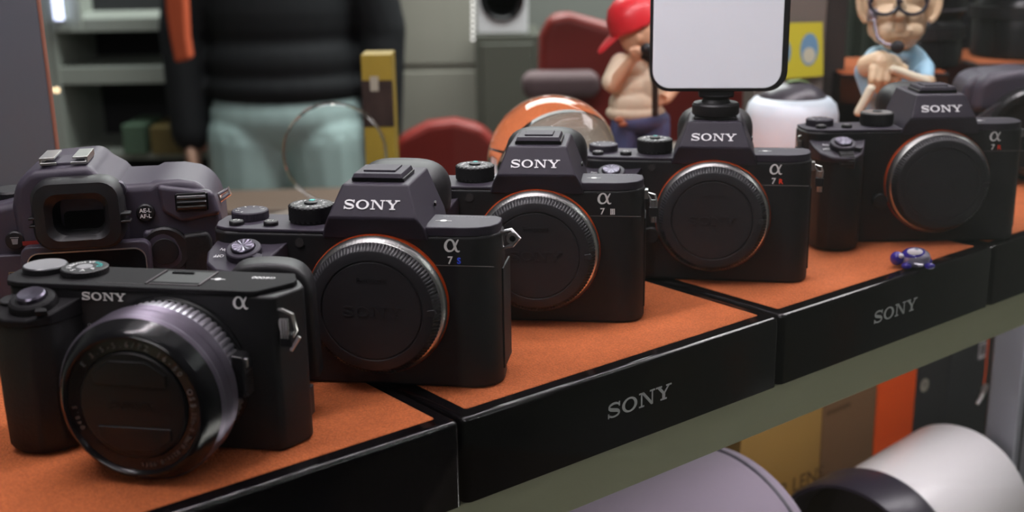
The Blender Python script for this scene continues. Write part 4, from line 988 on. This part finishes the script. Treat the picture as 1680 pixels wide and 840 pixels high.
# ================================================================== PERSON IN THE SHOP
def person():
    Y = 2800; F = lambda px, py, dy=0: at(px, py, Y+dy)
    hipc = F(470, 168); root = Vector((hipc.x, Y, -1170))
    t = thing('person', 'person standing in a black long-sleeved top and blue-grey jeans', 'person', root)
    L = lambda v: Vector((v.x-root.x, v.y-Y, v.z+1170)) if isinstance(v, Vector) else Vector(v)
    H = L(hipc); hz = 985
    # continuous body: head, neck, torso core, arms, hands, legs, feet
    b = MB()
    sh = 1430; b.ball((0, 0, 1640), (76, 92, 112), 28); b.ball((0, -20, 1585), (52, 60, 50), 20); b.ball((0, -94, 1628), (11, 16, 18), 12)
    b.cap((0, 4, 1560), (0, 0, 1460), 56, 62)
    for sx in (-1, 1):
        b.ball((sx*78, 4, 1635), (12, 18, 28), 12); b.ball((sx*28, -84, 1652), (12, 8, 8), 12)
        b.cap((sx*185, 0, sh-15), (sx*225, 10, 1130), 50, 38); b.cap((sx*225, 10, 1130), (sx*222, -25, 890), 38, 27)
        hx, hy, hz_ = sx*222, -28, 850; b.ball((hx, hy, hz_), (17, 38, 46), 18)
        for k in range(4):
            y0 = hy-27+k*18; b.cap((hx, y0, hz_-38), (hx-sx*4, y0-3, hz_-76), 9.5, 9, 10); b.cap((hx-sx*4, y0-3, hz_-76), (hx-sx*14, y0-4, hz_-104+abs(k-1)*6), 9, 8, 10)
        b.cap((hx-sx*6, hy-34, hz_+8), (hx-sx*16, hy-56, hz_-42), 11, 9, 10)
        b.cap((sx*95, 0, 900), (sx*105, 0, 520), 85, 58); b.cap((sx*105, 0, 520), (sx*112, 15, 90), 56, 38); b.cap((sx*112, 20, 45), (sx*122, -130, 32), 40, 32)
    b.ball((0, 0, 1330), (165, 95, 140), 26); b.ball((0, 0, 1130), (140, 90, 150), 26); b.ball((0, 0, 960), (165, 100, 110), 26)
    lab(b.build('body', mat('skin', (.42, .24, .17), .5), t, mods=[remesh(7, 3)]), 'skin of head and hands')
    h = MB(); h.ball((0, 22, 1672), (86, 92, 100), 26); h.build('hair', mat('hair', (.015, .01, .008), .6), t, mods=[remesh(7, 2)])
    s_ = MB(); s_.ball((0, 0, 1345), (190, 112, 135), 28); s_.ball((0, 0, 1180), (172, 112, 170), 28); s_.ball((0, 0, 1070), (178, 116, 100), 28)
    s_.ball((0, 0, 1010), (184, 120, 70), 28)
    s_.cap((0, 2, 1450), (0, 0, 1475), 82, 66)
    for sx in (-1, 1): s_.cap((sx*165, 0, sh-20), (sx*228, 8, 1130), 72, 58); s_.cap((sx*228, 8, 1130), (sx*224, -22, 905), 56, 46)
    s_.build('top', mat('black_knit', (.005, .006, .008), .8, bump=.3, scale=200), t, mods=[remesh(7, 3)])
    j = MB(); j.ball((0, 0, 945), (182, 116, 95), 26)
    for sx in (-1, 1): j.cap((sx*88, 0, 890), (sx*112, -6, 520), 104, 80); j.cap((sx*112, -6, 520), (sx*118, 12, 70), 80, 70)
    j.build('jeans', mat('washed_denim', (.40, .54, .53), .75, var=.3, scale=70), t, mods=[remesh(7, 2)])
    for sx in (-1, 1):
        q = MB(); q.cap((sx*112, 22, 42), (sx*124, -140, 34), 48, 40); q.build('shoe', mat('shoe_black', (.02, .02, .02), .4), t, mods=[remesh(5, 2)])
    return t
pp = person(); pp.location.y = 2.8

# ================================================================== LOWER COMPARTMENT
LZ = -316
def low_box(name, label, px0, px1, material, n=205, depth=150, height=215, pyref=640):
    d0, d1 = onplane(px0, pyref, n)[0], onplane(px1, pyref, n)[0]
    t = thing(name, label, 'box', dn(d0, n, LZ+.3), -AY, 'boxes standing on the lower shelf')
    MB().box(.4, d1-d0-.4, 0, depth, 0, height).build('carton', material, t, bevel=1)
    return t, d0, d1-d0
KRAFT = mat('yellow_kraft', (.36, .205, .05), .6, var=.08, scale=120)
t_, d0, wd = low_box('lens_box', 'yellow-brown cardboard box printed with the word LENS', 1215, 1349, KRAFT, n=190)
dd, zz = onplane(1313, 789, 190)
word('R LENS', 19, face(dd-d0-1, -.2, zz-LZ-.3), 1.0, .1, .15).build('print', mat('brown_print', (.10, .05, .015), .6), t_)
q = MB()
for k in range(12): q.box(dd-d0-26+k*4.2, dd-d0-23+k*4.2, -.3, 0, zz-LZ-15, zz-LZ-12.6)
q.build('small_print', mat('brown_print'), t_)
t_, d0, wd = low_box('lens_box', 'darker brown cardboard box right of the one with lettering', 1349, 1436, mat('brown_kraft', (.19, .10, .045), .6, var=.1, scale=100), n=196)
dd, zz = onplane(1368, 672, 196)
MB().box(dd-d0-13, dd-d0+20, -.3, 0, zz-LZ-2, zz-LZ+2).build('small_print', mat('brown_print'), t_)
low_box('lens_box', 'bright orange cardboard box standing upright on the lower shelf', 1437, 1499, mat('orange_board', (.92, .10, .008), .5), n=200)
DG = mat('charcoal_board', (.035, .034, .036), .5)
def emblem(t_, d0, n, px, py, r):
    dd, zz = onplane(px, py, n); q = MB(); x, z = dd-d0, zz-LZ-.3
    q.lathe([(r, -.3), (r, 0)], (x, 0, z), 'y', 36); e = q.build('round_emblem', mat('pale_print'), t_)
    word('P', r*1.3, face(x, -.5, z), 1, .1, .1).build('emblem_letter', DG, e)
t_, d0, wd = low_box('lens_box', 'narrow charcoal box with a pale round emblem beside the orange box', 1499.5, 1551, DG, n=203); emblem(t_, d0, 203, 1513, 631, 6.5)
t_, d0, wd = low_box('lens_box', 'charcoal box with a white barcode label near its top', 1552, 1619, mat('charcoal_board_grey', (.045, .045, .048), .45), n=206)
dd, zz = onplane(1608, 573, 206); MB().box(dd-d0-6, dd-d0+6, -.4, 0, zz-LZ-9, zz-LZ+8).build('barcode_label', mat('enamel_white'), t_)
q = MB()
for k in range(6): q.box(dd-d0-4.6+k*1.6, dd-d0-3.8+k*1.6, -.6, -.4, zz-LZ-6, zz-LZ+6)
q.build('barcode', GLOSS, t_)
t_, d0, wd = low_box('lens_box', 'charcoal box with an orange side edge, farthest right on the lower shelf', 1620, 1672, DG, n=209); emblem(t_, d0, 209, 1645, 580, 7)
MB().box(0, 2.2, -.5, 0, 1, 212).build('orange_edge', mat('orange_board'), t_)
# small metal clasp hanging on a cord
kd = onplane(1608, 645, 170); kt = onplane(1618, 540, 170)
ks = thing('key_clasp', 'small metal clasp hanging on an orange cord before the charcoal boxes', 'clasp', dn(kd[0], 170, kd[1]), -AY)
MB().tube([(0, 0, 4), (1.5, 0, 20), (3, 0, -63-kd[1])], [.7]*3, 8).build('cord', mat('orange_board'), ks)
MB().tube([(0, -1, 0), (4, -1, 3), (5, -1, 8), (1, -1, 9), (-3, -1, 5)], [1.2]*5, 8, True).build('ring', CHROME, ks)
MB().cap((-2, -1, 0), (-9, -1, -7), 2.2, 1.6).build('hook', CHROME, ks)
# grey aluminium post
pd = onplane(1663, 700, 60)
o = thing('metal_post', 'grey aluminium upright at the lower right edge', 'post', dn(pd[0], 60, LZ+.3), -AY)
MB().box(0, 26, 0, 26, 0, 252).build('profile', mat('grey_aluminium', (.22, .22, .25), .4, .5), o, bevel=1.5)
q = MB().box(8, 10, -.6, 0, 2, 250); q.build('groove', GLOSS, o)

# grey fabric case
cs = thing('fabric_case', 'grey fabric cylinder case with piped seam under the shelf', 'case', dn(110, 112, LZ+84), -AY)
MB().lathe([(62, 0), (76, -2), (81, -6), (83, -14), (83, -60), (83, -330), (78, -345), (60, -350)], (0, 0, 0), 'x', 96).build('shell', mat('grey_canvas', (.20, .165, .21), .75, bump=.7, scale=1400, sheen=.2), cs)
q = MB().tube([(-16, 82.6*math.cos(2*PI*k/60), 82.6*math.sin(2*PI*k/60)) for k in range(60)], [1.6]*60, 8, True); q.build('piping', mat('dark_piping', (.06, .055, .07), .5), cs)

# large white lens lying on its side
Pf = dn(199, 73, LZ+64.3); Pb = dn(347, 86, LZ+64.3); LL = (Pb-Pf).length; ax = (Pb-Pf); ax.z = 0; ax.normalize()
wl_ = thing('telephoto_lens', 'large white telephoto lens with a dark purple-black hood lying on the lower shelf', 'lens', Pf, -math.atan2(ax.y, ax.x))
MB().lathe([(55, 20), (57.5, 22), (57.5, LL), (55.5, LL+3), (46, LL+16), (40, LL+24)], (0, 0, 0), 'x', 96).build('barrel', mat('white_enamel_paint', (.69, .67, .67), .32), wl_)
MB().lathe([(52, 24), (61.5, 24), (63, 20), (63.8, -14), (62.5, -17), (60, -17), (58, -10), (57, 20)], (0, 0, 0), 'x', 96).build('hood', mat('hood_black', (.022, .018, .03), .35), wl_)
MB().lathe([(56, 14), (30, 8), (.5, 6)], (0, 0, 0), 'x', 96).build('front_glass', GLOSS, wl_)
